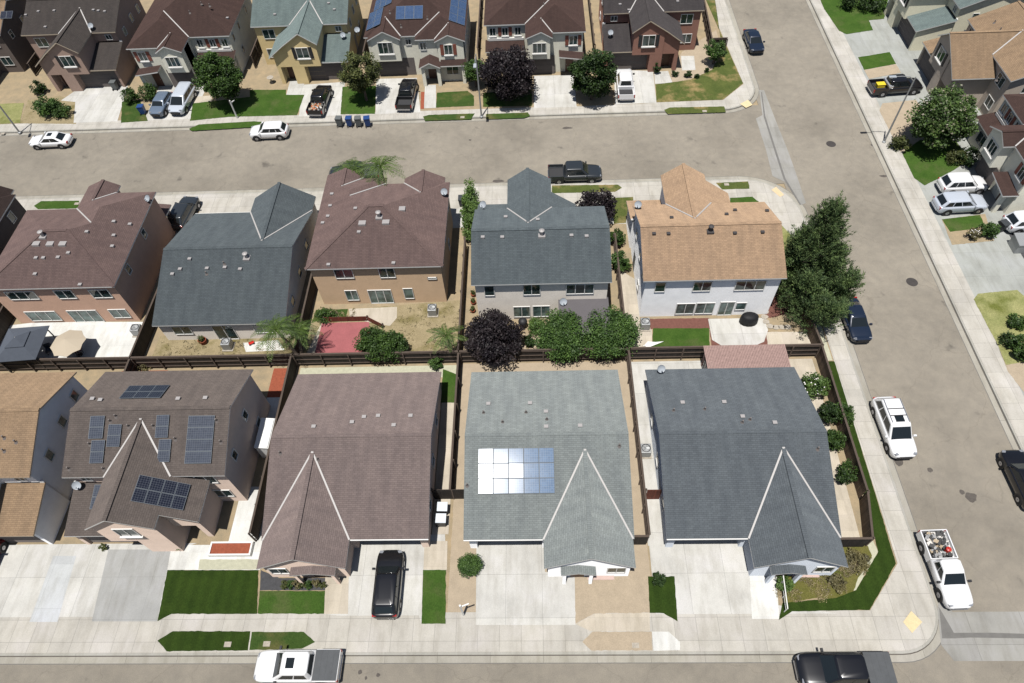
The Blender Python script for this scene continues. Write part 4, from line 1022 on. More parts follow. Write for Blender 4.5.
G2('yard', 'tanwalk', (20.3, 36.14), (23.95, 36.05), (23.88, 34.32), (20.09, 34.3), z=.022)
G2('yard', 'drylawn', (23.54, 52.3), (25.22, 47.72), (24.11, 39.68), (22.83, 42.12), z=.012)
G2('yard', 'gravel', (24.11, 39.68), (25.2, 46), (25.3, 33), (24.39, 32.95), z=.010)
# parkway strips of the middle row
G2('lawn', 'vlawn', (-54.46, 54.98), (-53.97, 55.7), (-49.68, 55.61), (-49.21, 54.38), (-53.78, 54.43), z=.03)
G2('lawn', 'vlawn', (-55.69, 51.69), (-55.06, 53.77), (-54.16, 53.74), (-54.47, 49.9), z=.03)
G2('lawn', 'dlawn', (1.87, 55.94), (8.86, 55.78), (9.23, 55.27), (8.45, 54.68), (1.83, 54.73), z=.03)
G2('lawn', 'dlawn', (19.12, 55.64), (22.47, 55.72), (22.41, 54.61), (19.57, 54.6), z=.03)
G2('lawn', 'vlawn', (20.17, 53.31), (22.44, 53.4), (23.07, 52.49), (20.03, 52.52), z=.03)
G2('yard', 'soil', (-39.42, 53.34), (-35.66, 53.5), (-35.78, 52.75), (-39.73, 52.6), z=.02)
# far row
G2('driveway', 'drive', (-55.6, 69.4), (-50.2, 69.4), (-51.3, 76.6), (-57.6, 76.6), (-59, 74), (-57, 73.6))
G2('driveway', 'drive', (-46.9, 69.4), (-41.0, 69.4), (-40.9, 77.5), (-47.2, 77.5))
G2('path', 'tanwalk', (-42.13, 73.84), (-39.78, 74.02), (-39.4, 72.58), (-41.73, 72.4), z=.022)
G2('lawn', 'vlawn', (-41.76, 72.5), (-34.86, 73.45), (-35.19, 74.9), (-30.6, 74.69), (-30.39, 73.62), (-28.06, 73.49), (-28.23, 69.47), (-36.4, 69.58), (-41.15, 69.05), z=.028)
G2('lawn', 'vlawn', (-40.84, 67.52), (-39.85, 68.3), (-33.25, 68.58), (-32.24, 68.41), (-32.52, 67.49), (-40.37, 67.12), z=.03)
G2('lawn', 'lawn', (-50.95, 73.29), (-48.77, 73.58), (-46.38, 69.31), (-49.63, 69.09), z=.028)
G2('path', 'drive', (-30.44, 76.42), (-28.68, 76.53), (-27.98, 73.42), (-30.34, 73.55), z=.024)
G2('driveway', 'drive', (-28.76, 75.59), (-23.38, 75.92), (-22.86, 69.18), (-27.94, 69.24))
G2('lawn', 'vlawn', (-23.54, 74.88), (-19.35, 74.86), (-18.79, 69.26), (-22.95, 69.37), z=.028)
G2('driveway', 'drive', (-19.49, 76.33), (-14.37, 76.25), (-13.35, 69.31), (-18.72, 69.2))
G2('path', 'drive', (-13.24, 74.72), (-11.88, 74.65), (-11.55, 70.04), (-12.99, 70.04), z=.022)
G2('planting_bed', 'paver', (-13.62, 73.31), (-13.19, 73.29), (-12.98, 69.92), (-13.4, 69.94), z=.022)
G2('lawn', 'lawn', (-11.64, 73.04), (-7.92, 73.21), (-7.09, 72.16), (-7.01, 70.19), (-11.56, 70.12), z=.028)
G2('lawn', 'lawn', (-12.98, 68.47), (-12.29, 68.74), (-6.84, 68.73), (-7.27, 67.64), (-12.68, 67.63), z=.03)
G2('lawn', 'lawn', (-5.53, 68.55), (-0.59, 68.6), (-0.36, 67.94), (-1.07, 67.57), (-5.51, 67.57), z=.03)
G2('lawn', 'lawn', (-6.01, 72.7), (-0.07, 72.98), (-0.11, 69.83), (-5.93, 69.94), z=.024)
G2('driveway', 'drive', (0.21, 75.84), (5.13, 75.76), (5.13, 69.36), (0.12, 69.43))
G2('planting_bed', 'soil', (5.32, 72.68), (9.65, 72.44), (9.54, 69.52), (5.19, 69.46), z=.02)
G2('driveway', 'drive', (10.1, 76.53), (14.83, 76.04), (14.52, 69.7), (9.66, 69.57))
G2('path', 'drive', (14.93, 75.82), (16.65, 75.93), (16.87, 73.45), (14.77, 73.37), z=.022)
G2('patio', 'drive', (18.65, 79.02), (20.25, 78.93), (19.99, 75.95), (18.35, 75.94), z=.022)
G2('yard', 'dirt', (16.81, 73.45), (17.01, 75.91), (18.89, 79.89), (23.91, 84.59), (23.9, 80.02), (22.28, 76.24), (20.08, 74.49), z=.016)
G2('lawn', 'dlawn', (14.82, 73.26), (19.03, 73.94), (21.97, 75.83), (23.9, 80.02), (24.98, 91.91), (23.78, 91.99), (25.17, 72.89), (22.29, 69.86), (14.53, 69.77), z=.026)
G2('lawn', 'dlawn', (15.22, 68.27), (15.97, 68.69), (22.18, 68.55), (22.22, 67.47), (15.58, 67.47), z=.03)
G2('yard', 'drylawn', (-66.74, 73.72), (-63.66, 73.76), (-62.42, 69.72), (-64.9, 69.65), z=.02)
G2('yard', 'weeds', (-63.4, 74.36), (-59.52, 74.98), (-56.07, 73.36), (-55.22, 69.17), (-62.38, 69.62), z=.016)
# right-hand side of the cross street
G2('driveway', 'rdrive', (39.4, 20), (52, 20), (52, 95), (39.2, 95), z=.008)
G2('lawn', 'vlawn', (37.9 + 1.2, 100), (38.72, 88.65), (39.26, 83.35), (39.97, 82.52), (43.49, 83.23), (43.65, 85.52), (45.62, 85.74), (47.52, 90.28), (50, 100), z=.028)
G2('lawn', 'vlawn', (39.97, 77.43), (44.04, 78.3), (44.03, 75.79), (39.94, 74.79), z=.028)
G2('yard', 'dirt', (39.93, 74.75), (44.02, 75.75), (44.06, 73.99), (40.0, 72.95), z=.024)
G2('yard', 'dirt', (39.39, 66.92), (40.12, 68.2), (44.05, 68.65), (44.31, 66.41), (46.52, 64.85), (41.72, 60.27), (39.42, 59.71), z=.022)
G2('lawn', 'vlawn', (39.56, 59.54), (39.54, 55.56), (40.21, 54.39), (42.92, 55.88), (46.19, 58.11), (45.83, 61.42), (42.16, 61.59), z=.026)
G2('planting_bed', 'soil', (40.24, 49.47), (44.65, 50.06), (44.09, 46.42), (39.99, 46.02), z=.02)
G2('lawn', 'vlawn', (40.24, 49.47), (44.11, 49.94), (44.02, 48.7), (42.92, 48.05), (41.22, 47.84), (40.42, 47.74), z=.026)
G2('path', 'drive', (43.5, 57), (46, 57), (46, 58.6), (43.5, 58.6), z=.02)
G2('lawn', 'drylawn', (39.49, 39.31), (40.13, 39.96), (43.73, 40.3), (44.77, 37.96), (42.49, 32.65), (39.5, 32.21), (39.62, 34.16), z=.026)
G2('yard', 'dirt', (39.58, 34.06), (39.5, 32.21), (43.75, 33.65), (41.2, 27.82), (39.95, 28.97), (39.38, 31.51), z=.022)
G2('planting_bed', 'dgravel', (45.79, 47.15), (49.88, 47.67), (48.09, 43.58), (45.9, 44.02), z=.02)
# tactile pads at the three corners
def tactile(q, mat):
    P = [Vector((*p, .02)) for p in q]; m = MB(); m.prism([tuple(p[:2]) for p in P], .012, .032)
    for i in range(1, 6):
        for j in range(1, 6):
            c = P[0].lerp(P[1], i / 6).lerp(P[3].lerp(P[2], i / 6), j / 6); m.lathe([(.04, .03), (.03, .04), (.001, .042)], (c.x, c.y, 0), 6)
    o = m.build('tactile_paving', MG[mat]); o['kind'] = 'structure'
tactile([(24.42, 11.63), (24.79, 10.92), (25.68, 11.62), (25.18, 12.34)], 'yellow')
tactile([(24.09, 68.94), (24.63, 68.16), (25.47, 68.68), (25.14, 69.65)], 'yellow')
tactile([(24.62, 54.34), (25.26, 53.26), (25.73, 53.54), (25.18, 54.77)], 'peach')

# ------------------------------------------------------------------ houses
GR = 'houses along the streets'
HS = {}
# near row, fronts towards the camera
h = model_a('taupe-roofed two-storey house with black solar panels on its near gable', (-28.6, 20.55), 0, -1, 'taupe', 'terracotta', xr=.6, left=1.33, wr=2.25, yf=-3.9, cat=(-4.3, 3.93, -2.9), depth=9.1, group=GR, shut=None)
# taupe house: panels on the front slope, on the rear slope, on the gable wing and on the garage roof
for q_ in [[(-32.94, 24.64, 7.02), (-31.88, 24.63, 7.01), (-31.78, 23.09, 6.37), (-32.88, 23.1, 6.37)], [(-32.71, 23.0, 6.33), (-31.66, 22.99, 6.32), (-31.52, 21.45, 5.68), (-32.5, 21.46, 5.68)], [(-31.54, 24.07, 6.78), (-30.52, 24.02, 6.76), (-30.46, 22.51, 6.12), (-31.43, 22.56, 6.14)], [(-27.99, 24.63, 7.02), (-27.04, 24.62, 7.01), (-26.94, 23.08, 6.36), (-27.9, 23.1, 6.37)], [(-27.62, 23.0, 6.33), (-26.69, 22.98, 6.32), (-26.65, 21.47, 5.69), (-27.56, 21.48, 5.69)]]: h.panels(q_, 1, 2, 'pvb')
for q_ in [[(-25.66, 24.58, 6.99), (-23.69, 24.51, 6.96), (-23.52, 21.34, 5.63), (-25.48, 21.36, 5.64)]]: h.panels(q_, 1, 4, 'pvb')
for q_ in [[(-31.59, 27.67, 6.13), (-28.31, 27.65, 6.14), (-28.31, 25.99, 6.84), (-31.38, 26.3, 6.71)]]: h.panels(q_, 3, 2)
for q_ in [[(-28.22, 20.18, 6.33), (-25.35, 20.2, 4.58), (-25.26, 18.23, 4.52), (-28.21, 18.23, 6.32)]]: h.panels(q_, 4, 2)
for q_ in [[(-33.08, 20.72, 3.61), (-32.52, 20.71, 3.61), (-32.48, 18.97, 3.14), (-33.03, 18.97, 3.14)]]: h.panels(q_, 1, 2, 'pvb')
for p in [(-33.56, 26.25, 6.73), (-32.86, 26.1, 6.79), (-26.91, 26.09, 6.8), (-24.86, 26.14, 6.77)]: h.vent(p)
for p in [(-31.05, 24.56, 6.98), (-31.43, 24.23, 6.84), (-30.02, 23.87, 6.69), (-28.16, 23.85, 6.68), (-32.76, 22.71, 6.21), (-34.1, 21.1, 5.53), (-31.51, 21.05, 5.51), (-26.43, 22.98, 6.32), (-23.05, 22.74, 6.22), (-23.5, 24.16, 6.81)]: h.vent(p, 1)
h.dish([(-34.15, 20.52, 3.56)][0], 200)

h = model_c('brown-roofed single-storey house with the black car parked in front of its garage', (-14.0, 16.75), 0, -1, 'brown', 'terracotta', group=GR, porch=(.4, 3.6))
for p in [(-17.03, 24.75, 4.63), (-14.19, 25.15, 4.5), (-13.38, 25.69, 4.32), (-12.31, 25.79, 4.28), (-9.8, 25.74, 4.3), (-10.94, 24.77, 4.62)]: h.vent(p, 0)
for p in [(-19.2, 22.62, 4.57), (-16.35, 22.13, 4.41)]: h.vent(p, 1)
h = model_c('pale grey-roofed single-storey house with glossy solar panels reflecting the sun', (.5, 16.65), 0, 1, 'grey', 'white', group=GR)
for q_ in [[(-4.49, 22.74, 4.65), (1.04, 22.71, 4.64), (1.04, 19.64, 3.6), (-4.47, 19.63, 3.6)]]: h.panels(q_, 5, 3, 'pvs', gap=.01, jit=.012, border='pvframe')
for p in [(-3.9, 26.93, 3.88), (-0.67, 26.93, 3.89), (0.54, 25.97, 4.21), (0.52, 24.4, 4.73), (3.04, 24.44, 4.72)]: h.vent(p, 0)
for p in [(-4.23, 25.98, 4.2), (-2.74, 24.95, 4.55), (-0.98, 25.94, 4.22), (0.59, 25.16, 4.48)]: h.vent(p, 1)
for p in [(5.81, 22.79, 4.66), (-5.28, 20.23, 3.8)]: h.vent(p, 1)
h = model_c('dark slate-roofed single-storey corner house beside the long lawn strip', (14.75, 16.6), 0, 1, 'slate', 'blue_grey', group=GR)
for p in [(11.01, 26.73, 3.94), (14.16, 26.72, 3.94), (15.14, 25.15, 4.46), (17.3, 24.47, 4.69)]: h.vent(p, 0)
for p in [(10.2, 25.91, 4.21), (12.55, 25.99, 4.18), (15.61, 24.82, 4.58), (14.98, 24.55, 4.67)]: h.vent(p, 1)
for p in [(19.95, 22.38, 4.54)]: h.vent(p, 1)
h.dish([(9.92, 30.38, 2.71)][0], 190)
h = model_a('tan-roofed two-storey house at the left edge of the near row', (-43.0, 20.6), 0, 1, 'tan_dim', 'white', depth=9.1, group=GR, yf=-3.9, cat=(-3.4, 3.7, -3.4), trim='tantrim')
for p in [(-39.31, 23.25, 6.41), (-38.37, 22.95, 6.29), (-39.16, 22.37, 6.04)]: h.vent(p, 1)

# middle row, backs towards the camera
def back_windows(h, at, items):
    for k, x0, x1, z0, z1 in items:
        c = h.L(((x0 + x1) / 2, at))[0]; at_l = h.L((0, at))[1]
        h.opening('b', c, max(z0, .02) if k != 'd' else .02, z1, abs(x1 - x0), at_l, kind='slider' if k == 'd' else 'window', mull=2 if abs(x1 - x0) > 2.1 else 1 if abs(x1 - x0) > 1 else 0, glass='glass2' if k in 'sd' else 'glass')
h = model_b2('brown hip-roofed house with a salmon back wall above a white patio', (-43.1, 48.6), 180, 1, 'redbrown', 'salmon', depth=10.0, group=GR)
back_windows(h, 38.88, [('w', -47.59, -44.86, 3.5, 4.64), ('w', -43.07, -41.4, 3.5, 4.69), ('w', -39.88, -38.09, 3.5, 4.66), ('s', -47.58, -44.63, 0.33, 1.75), ('d', -43.53, -40.72, -0.58, 1.78), ('s', -39.58, -37.89, 0.55, 1.83)])
for p in [(-44.41, 41.17, 6.38), (-43.74, 41.16, 6.37), (-42.4, 41.18, 6.38), (-41.52, 41.54, 6.53), (-44.27, 39.78, 5.8), (-40.06, 38.79, 5.38)]: h.vent(p, 0)
for p in [(-44.61, 42.45, 6.92), (-43.34, 42.42, 6.9), (-42.18, 42.39, 6.89)]: h.vent(p, 3)
for p in [(-44.09, 43.11, 7.19)]: h.vent(p, 2)
for p in [(-39.06, 45.75, 6.15), (-37.84, 45.88, 5.63), (-38.61, 44.16, 5.95), (-38.36, 42.89, 5.85), (-40.57, 43.86, 6.78)]: h.vent(p, 0)
h.dish([(-37.11, 49.21, 5.33)][0], 150)
h = model_c('dark slate-blue roofed house with a dry weedy back yard', (-28.2, 50.35), 180, -1, 'slate_blue', 'pale_pink', group=GR)
for p in [(-32.95, 40.84, 4.18), (-31.55, 42.22, 4.64), (-32.3, 41.29, 4.33), (-29.81, 41.3, 4.33), (-28.17, 41.35, 4.35), (-26.75, 41.16, 4.28)]: h.vent(p, 0)
for p in [(-29.81, 40.83, 4.17), (-28.3, 41.73, 4.47)]: h.vent(p, 1)
for p in [(-26.28, 42.25, 4.65)]: h.vent(p, 2)
h = model_b1('brown hip-roofed house with a tan back wall behind the pink concrete pad', (-14.25, 50.9), 180, 1, 'redbrown', 'tan', group=GR)
back_windows(h, 40.38, [('w', -18.01, -16.32, 3.67, 4.9), ('w', -14.01, -12.57, 3.63, 4.94), ('w', -9.78, -8.92, 3.5, 3.34), ('s', -17.71, -16.55, 0.54, 2.0), ('d', -15.58, -13.38, -0.58, 1.97), ('s', -12.27, -11.37, 0.61, 2.1)])
for p in [(-15.66, 43.16, 6.58), (-18.24, 40.4, 5.43), (-12.48, 40.41, 5.43)]: h.vent(p, 0)
for p in [(-15.4, 43.97, 6.93), (-13.28, 44.01, 6.94)]: h.vent(p, 3)
for p in [(-13.9, 44.5, 7.15)]: h.vent(p, 2)
for p in [(-19.24, 49.09, 5.76), (-19.13, 47.44, 5.81), (-19.12, 46.06, 5.81), (-19.53, 45.37, 5.65), (-16.22, 45.69, 7.04)]: h.vent(p, 0)
for p in [(-12.02, 45.64, 6.93)]: h.vent(p, 3)
h.dish([(-8.49, 48.88, 5.44)][0], 170)
h = model_a('steel-grey roofed two-storey house behind the dark purple tree', (.42, 47.05), 180, 1, 'steel', 'pale_pink', depth=9.2, yf=-3.95, cat=(-3.5, 3.65, -2.1), wr=1.95, group=GR)
back_windows(h, 38.13, [('w', -4.54, -3.64, 3.5, 4.88), ('w', -1.18, 0.34, 3.5, 4.94), ('w', 2.55, 4.97, 3.5, 4.81), ('s', -2.12, -0.6, 0.37, 1.9), ('s', -0.38, 1.17, 0.36, 1.94)])
m = MB(); m.slab([(1.9, 34.6, 2.45), (6.3, 34.6, 2.45), (6.3, 38.3, 2.75), (1.9, 38.3, 2.75)], .12)
c = m.build('patio_roof', [rough_mat('patio_roof_felt', sr(112, 108, 110), 1, .08, 40), M['trim']], h.root); c.matrix_local = h.root.matrix_basis.inverted() if False else Matrix.Rotation(-PI, 4, 'Z') @ Matrix.Translation((-.42, -47.05, 0))
m = MB(); 
for x in (2.1, 6.05): m.box(x, 34.75, 0, x + .12, 34.87, 2.32)
c = m.build('patio_post', M['trim'], h.root); c.matrix_local = Matrix.Rotation(-PI, 4, 'Z') @ Matrix.Translation((-.42, -47.05, 0))
for p in [(-4.56, 41.78, 6.96), (-2.87, 41.74, 6.94), (3.1, 41.74, 6.94), (4.4, 41.65, 6.9)]: h.vent(p, 0)
for p in [(0.55, 41.89, 7.0)]: h.vent(p, 2)
for p in [(-2.65, 45.01, 6.16), (0.23, 44.23, 6.49)]: h.vent(p, 0)
h.dish((*[(2.31, 37.69, 2.6)][0][:2], 2.5), 190); h.dish([(-4.77, 47.24, 5.22)][0], 150)
h = model_a('tan-roofed two-storey house with white walls on the corner beside the conifer', (15.05, 47.05), 180, 1, 'tan', 'white', depth=9.2, yf=-3.95, cat=(-3.6, 3.6, -3.1), group=GR)
back_windows(h, 38.13, [('w', 10.19, 11.09, 3.52, 4.82), ('w', 13.45, 15.01, 3.5, 4.79), ('w', 17.03, 19.6, 3.5, 4.76), ('s', 12.44, 14.1, 0.31, 1.84), ('s', 14.18, 15.83, 0.3, 1.88), ('d', 16.25, 17.57, -0.46, 1.95), ('s', 17.69, 18.62, 0.75, 1.8)])
h.vt = 'ventdark'
for p in [(10.17, 41.71, 6.93), (11.4, 41.68, 6.92), (17.02, 41.59, 6.88), (19.36, 41.62, 6.89)]: h.vent(p, 0)
for p in [(14.97, 41.87, 7.0)]: h.vent(p, 2)
for p in [(11.99, 43.91, 6.62), (16.88, 44.33, 6.44), (17.85, 45.17, 6.09), (20.57, 44.84, 6.23)]: h.vent(p, 0)
h.dish([(9.38, 46.28, 5.62)][0], 160)
h = model_b1('dark-roofed house half out of frame at the left of the middle row', (-57.4, 50.9), 180, 1, 'dim', 'dark', group=GR)

# far row, fronts towards the camera
h = model_a('dark taupe-roofed house with brown walls at the left of the far row', (-57.4, 80.0), 0, 1, 'top_grey', 'brownpink', group=GR, trim='tantrim')
for p in [(-61.55, 83.0, 6.56), (-63.1, 82.59, 6.39), (-59.53, 83.02, 6.57), (-54.49, 82.92, 6.52), (-53.84, 82.79, 6.47), (-53.02, 82.66, 6.42), (-60.33, 80.91, 5.68)]: h.vent(p, 0)
h.dish([(-54.25, 80.41, 5.47)][0], 190)
h = model_b2('maroon hip-roofed house with the silver minivan in its drive', (-42.7, 78.2), 0, 1, 'maroon', 'offwhite', group=GR)
for p in [(-41.77, 81.31, 6.61), (-40.43, 82.41, 7.07), (-39.37, 82.1, 6.94)]: h.vent(p, 1)
for p in [(-37.49, 81.47, 5.65)]: h.vent(p, 0)
h = model_a('green-grey roofed house with mustard yellow walls in the far row', (-28.45, 80.0), 0, 1, 'green_grey', 'yellow', group=GR)
for p in [(-24.09, 81.78, 6.05), (-31.47, 81.42, 5.9), (-24.85, 82.62, 6.4)]: h.vent(p, 0)
h.dish([(-23.2, 79.52, 3.6)][0], 190); h.dish([(-20.77, 77.58, 5.3)][0], 190)
h = model_b1('maroon-roofed house covered in blue solar panels in the far row', (-13.9, 76.7), 0, 1, 'maroon', 'offwhite', group=GR)
for q_ in [[(-16.11, 80.45, 6.87), (-12.94, 80.41, 6.86), (-12.88, 78.7, 6.14), (-16.25, 78.77, 6.17)]]: h.panels(q_, 3, 1, 'pvt')
for q_ in [[(-19.41, 82.36, 5.55), (-17.14, 80.92, 6.5), (-18.67, 77.4, 5.86), (-20.11, 78.21, 5.25)]]: h.panels(q_, 2, 3, 'pvt')
for q_ in [[(-19.21, 85.26, 5.63), (-16.64, 83.15, 6.71), (-17.16, 81.05, 6.49), (-19.35, 82.43, 5.57)]]: h.panels(q_, 3, 2, 'pvt')
for q_ in [[(-10.04, 84.21, 6.24), (-8.1, 85.62, 5.43), (-7.88, 78.3, 5.33), (-9.64, 78.05, 6.07)]]: h.panels(q_, 2, 4, 'pvt')
for p in [(-15.5, 77.86, 5.79), (-12.37, 78.78, 6.17), (-16.91, 79.68, 6.55)]: h.vent(p, 1)
h = model_b2('maroon-roofed house behind the round purple-leaved tree', (.35, 78.4), 0, -1, 'maroon', 'offwhite', group=GR, lower='b')
for p in [(0.45, 78.84, 5.49), (1.54, 80.71, 6.27)]: h.vent(p, 1)
h = model_a('charcoal-roofed house with brick walls at the street corner', (14.75, 80.0), 0, -1, 'charcoal', 'brick', group=GR, trim='tantrim')
for p in [(11.73, 80.3, 5.42), (17.61, 81.15, 5.78), (10.72, 81.04, 5.74)]: h.vent(p, 0)
h.dish((*[(9.5, 78.27, 3.26)][0][:2], 3.4), 190)
h = model_a('tan-roofed house with one solar panel cut off by the top left corner', (-72.2, 80.3), 0, -1, 'tan_dim', 'dark', group=GR)
for q_ in [[(-66.05, 83.4, 6.6), (-64.67, 83.25, 6.54), (-65.14, 82.21, 6.1), (-66.86, 82.47, 6.21)]]: h.panels(q_, 2, 1)
# across the side street, fronts towards the left
h = model_a('green-grey roofed house with a cream gable at the top right', (50.0, 84.3), -90, 1, 'green_grey', 'cream', group=GR)
h = model_a('tan-roofed house across the side street behind the parked black pickup', (50.0, 70.0), -90, -1, 'tan_dim', 'greige', group=GR, cat=(-3.3, 3.9, -4.4))
for p in [(51.74, 73.8, 7.2), (51.77, 72.3, 7.2), (49.05, 64.85, 7.2)]: h.vent((p[0], p[1], 5.3 + .42 * (p[0] - 50)), 1)
h = model_b2('maroon-roofed house with pale grey walls behind the two parked SUVs', (48.3, 55.8), -90, -1, 'maroon', 'offwhite', group=GR)

# ------------------------------------------------------------------ fences
MF = dict(b=slat_mat('fence_boards', sr(50, 44, 40, .8)), r=rough_mat('fence_rail_wood', sr(98, 86, 77, .8), 3, .2, 30), t=slat_mat('weathered_fence_boards', sr(104, 88, 74, .8)), g=slat_mat('red_gate_boards', sr(120, 64, 46, .8)))
def fence(p0, p1, label, h=1.75, b='b', sp=2.4, side=1, name='wooden_fence', cat='fence', top=True):
    p0, p1 = Vector((*p0, 0)), Vector((*p1, 0)); d = p1 - p0; l = d.length
    root = empty(name, (*p0[:2], 0), math.atan2(d.y, d.x), label, cat, 'timber fences between the yards' if cat == 'fence' else None)
    m = MB(); m.box(.05, -.018, .05, l - .05, .018, h); m.build('board_panel', MF[b], root)
    for zz in (.35, h * .55, h - .18):
        m = MB(); m.box(.05, side * .02, zz, l - .05, side * .075, zz + .09); m.build('rail', MF['r'], root)
    if top: m = MB(); m.box(0, -.07, h + .002, l, .09, h + .045); m.build('cap_board', MF['r'], root)
    n = max(1, round(l / sp))
    for k in range(n + 1):
        x = l * k / n; m = MB(); m.box(x - .05, side * .078, -.05, x + .05, side * .17, h - .05); m.build('post', MF['r'], root)
    return root
FY = 33.45
for x0, x1, t in ((-63.5, -49.9, 'back fence behind the left-most houses'), (-49.8, -35.7, 'back fence below the white patio with the gazebo'), (-35.6, -21.3, 'back fence below the dry weedy yard'), (-21.2, -6.85, 'back fence below the pink concrete pad'), (-6.75, 7.7, 'back fence below the purple tree and the round green trees'), (7.8, 23.9, 'back fence below the lawn of the white-walled house')):
    fence((x0, FY), (x1, FY), 'dark timber ' + t, side=-1)
fence((-35.65, 21), (-35.65, 33.3), 'side fence between the left tan-roofed house and the taupe-roofed house', side=-1)
fence((-21.35, 17.6), (-21.35, 33.3), 'side fence between the taupe-roofed house and the brown-roofed house', side=1)
fence((-6.8, 20.8), (-6.8, 33.3), 'side fence between the brown-roofed house and the pale grey-roofed house', side=-1)
fence((7.75, 17.2), (7.75, 33.3), 'side fence between the pale grey-roofed house and the slate-roofed corner house', b='t', side=1)
fence((23.95, 20.4), (23.95, 33.4), 'long street-side fence along the grass strip of the corner house', b='t', side=-1)
fence((23.3, 16.9), (23.95, 20.3), 'short slanting fence end at the corner of the grass strip', b='t', side=-1)
fence((20.4, 16.8), (23.25, 16.8), 'short front fence right of the slate-roofed corner house', side=1, b='b')
fence((6.3, 17.1), (7.7, 17.1), 'short front fence right of the pale grey-roofed house', side=1)
fence((-8.2, 20.8), (-5.6, 20.8), 'narrow dark gate between the brown-roofed and the pale grey-roofed house', name='side_gate', cat='gate', b='b', top=False)
fence((7.9, 20.6), (9.2, 20.6), 'narrow red-brown gate left of the slate-roofed corner house', name='side_gate', cat='gate', b='g', top=False)
fence((-35.7, 33.6), (-35.5, 47.5), 'side fence between the white patio and the dry weedy yard', side=1)
fence((-21.2, 33.6), (-21.2, 48), 'side fence left of the palm and the pink concrete pad', side=1)
fence((-6.85, 33.6), (-6.85, 47), 'side fence left of the purple tree', b='t', side=1)
fence((7.7, 33.6), (7.7, 47), 'side fence between the round green trees and the white-walled house', b='t', side=1)
fence((-49.85, 33.6), (-49.85, 47), 'side fence left of the gazebo', side=1)
fence((24.0, 33.5), (23.6, 38.5), 'street-side fence under the big conifer', b='t', side=-1)
fence((0,0), (1,1), 'street-side fence beside the far corner lawn', side=1) if False else None
fence((22.3, 79.8), (23.2, 98), 'street-side fence of the brick-walled corner house', side=1)
for x in (-64.6, -50.1, -35.6, -21.2, -6.8, 7.8): fence((x, 79.5), (x, 94), {-64.6: 'side fence at the far left behind the brown-walled house', -50.1: 'side fence between the brown-walled house and the maroon house with the minivan', -35.6: 'side fence left of the mustard yellow house', -21.2: 'side fence left of the house covered in solar panels', -6.8: 'side fence behind the far street lamp', 7.8: 'side fence left of the brick-walled corner house'}[x], side=-1)
fence((45.6, 63.6), (47.6, 63.0), 'dark side fence behind the round street tree across the side street', side=1)
fence((24.2, 79.8), (22.4, 79.8), 'short dark fence joining the brick-walled corner house', side=1)

# ------------------------------------------------------------------ vehicles
CP2 = CP
def V(kind, color, p, ang, label, dims=None, **kw):
    D = {'sedan': (4.75, 1.84, 1.44), 'suv': (4.7, 1.9, 1.68), 'van': (5.1, 1.98, 1.75), 'pickup': (5.8, 2.0, 1.88)}[kind]
    return vehicle(kind, color, *(dims or D), label, p[0], p[1], ang, z=kw.pop('z', -.12), name={'sedan': 'parked_car', 'suv': 'parked_suv', 'van': 'parked_minivan', 'pickup': 'pickup_truck'}[kind], cat={'sedan': 'car', 'suv': 'SUV', 'van': 'minivan', 'pickup': 'pickup truck'}[kind], **kw)
V('sedan', 'white', (-56.54, 65.52), 181, 'white sedan with a black sunroof parked at the far left kerb', sunroof=True)
V('van', 'silver', (-42.73, 72.33), 266, 'silver minivan parked in front of a garage in the far row', z=.02)
V('suv', 'bluegrey', (-45.1, 71.56), 266, 'small blue-grey hatchback parked left of the silver minivan', (4.1, 1.75, 1.5), z=.02)
V('suv', 'white', (-30.65, 65.88), 181, 'white compact SUV parked alone at the far kerb', (4.45, 1.85, 1.62))
T1 = V('pickup', 'black', (-25.56, 71.41), 86, 'black pickup with a bed full of pale junk in the far row', (5.5, 1.95, 1.8), z=.02)
V('pickup', 'black', (-15.09, 72.03), 87, 'black pickup with an empty bed before the house with solar panels', (5.7, 1.98, 1.85), z=.02)
V('pickup', 'white', (11.02, 72.59), 88.5, 'white pickup parked nose-in before the brick-walled corner house', (5.7, 1.98, 1.85), z=.02)
V('sedan', 'navy', (27.89, 80.95), 272, 'dark blue sedan parked at the top of the side street')
T2 = V('pickup', 'black', (42.01, 70.37), 4, 'black pickup carrying a yellow bin across the side street', (5.9, 2.0, 1.85), z=.02)
V('suv', 'white', (43.45, 53.66), 2, 'white SUV parked above the silver one across the side street', (4.6, 1.9, 1.75), z=.02)
V('suv', 'silver', (42.21, 50.94), 2, 'silver SUV parked below the white one across the side street', (4.95, 1.95, 1.68), z=.02)
V('pickup', 'charcoal', (4.34, 57.14), 0, 'dark grey pickup parked along the middle of the upper street', (5.7, 2.0, 1.85))
V('pickup', 'charcoal', (-19.56, 58.16), 180, 'dark truck half hidden behind the palm of the brown hip-roofed house', (5.6, 1.95, 1.8), tonneau=CARG['ton'])
V('suv', 'charcoal', (-36.83, 52.56), 84, 'dark SUV parked between two roofs in the middle row', (4.7, 1.9, 1.7), z=.02)
V('sedan', 'navy', (28.09, 36.96), 271.5, 'dark blue sedan half hidden beside the big conifer', rack=False)
V('suv', 'white', (28.1, 26.18), 271.8, 'big white SUV with a roof rack parked on the side street', (5.3, 2.02, 1.88), sunroof=True, rack=True)
V('suv', 'black', (36.28, 21.63), 91.5, 'black SUV cut off by the right edge of the picture', (4.8, 1.9, 1.6))
T3 = V('pickup', 'white', (28.13, 15.0), 271.8, 'white pickup with debris in its open bed near the lower corner', (5.35, 1.92, 1.75), crew=False)
V('pickup', 'black', (19.43, 8.56), 180, 'black pickup with a soft bed cover at the bottom edge', (6.0, 2.05, 1.9), tonneau=CARG['ton'])
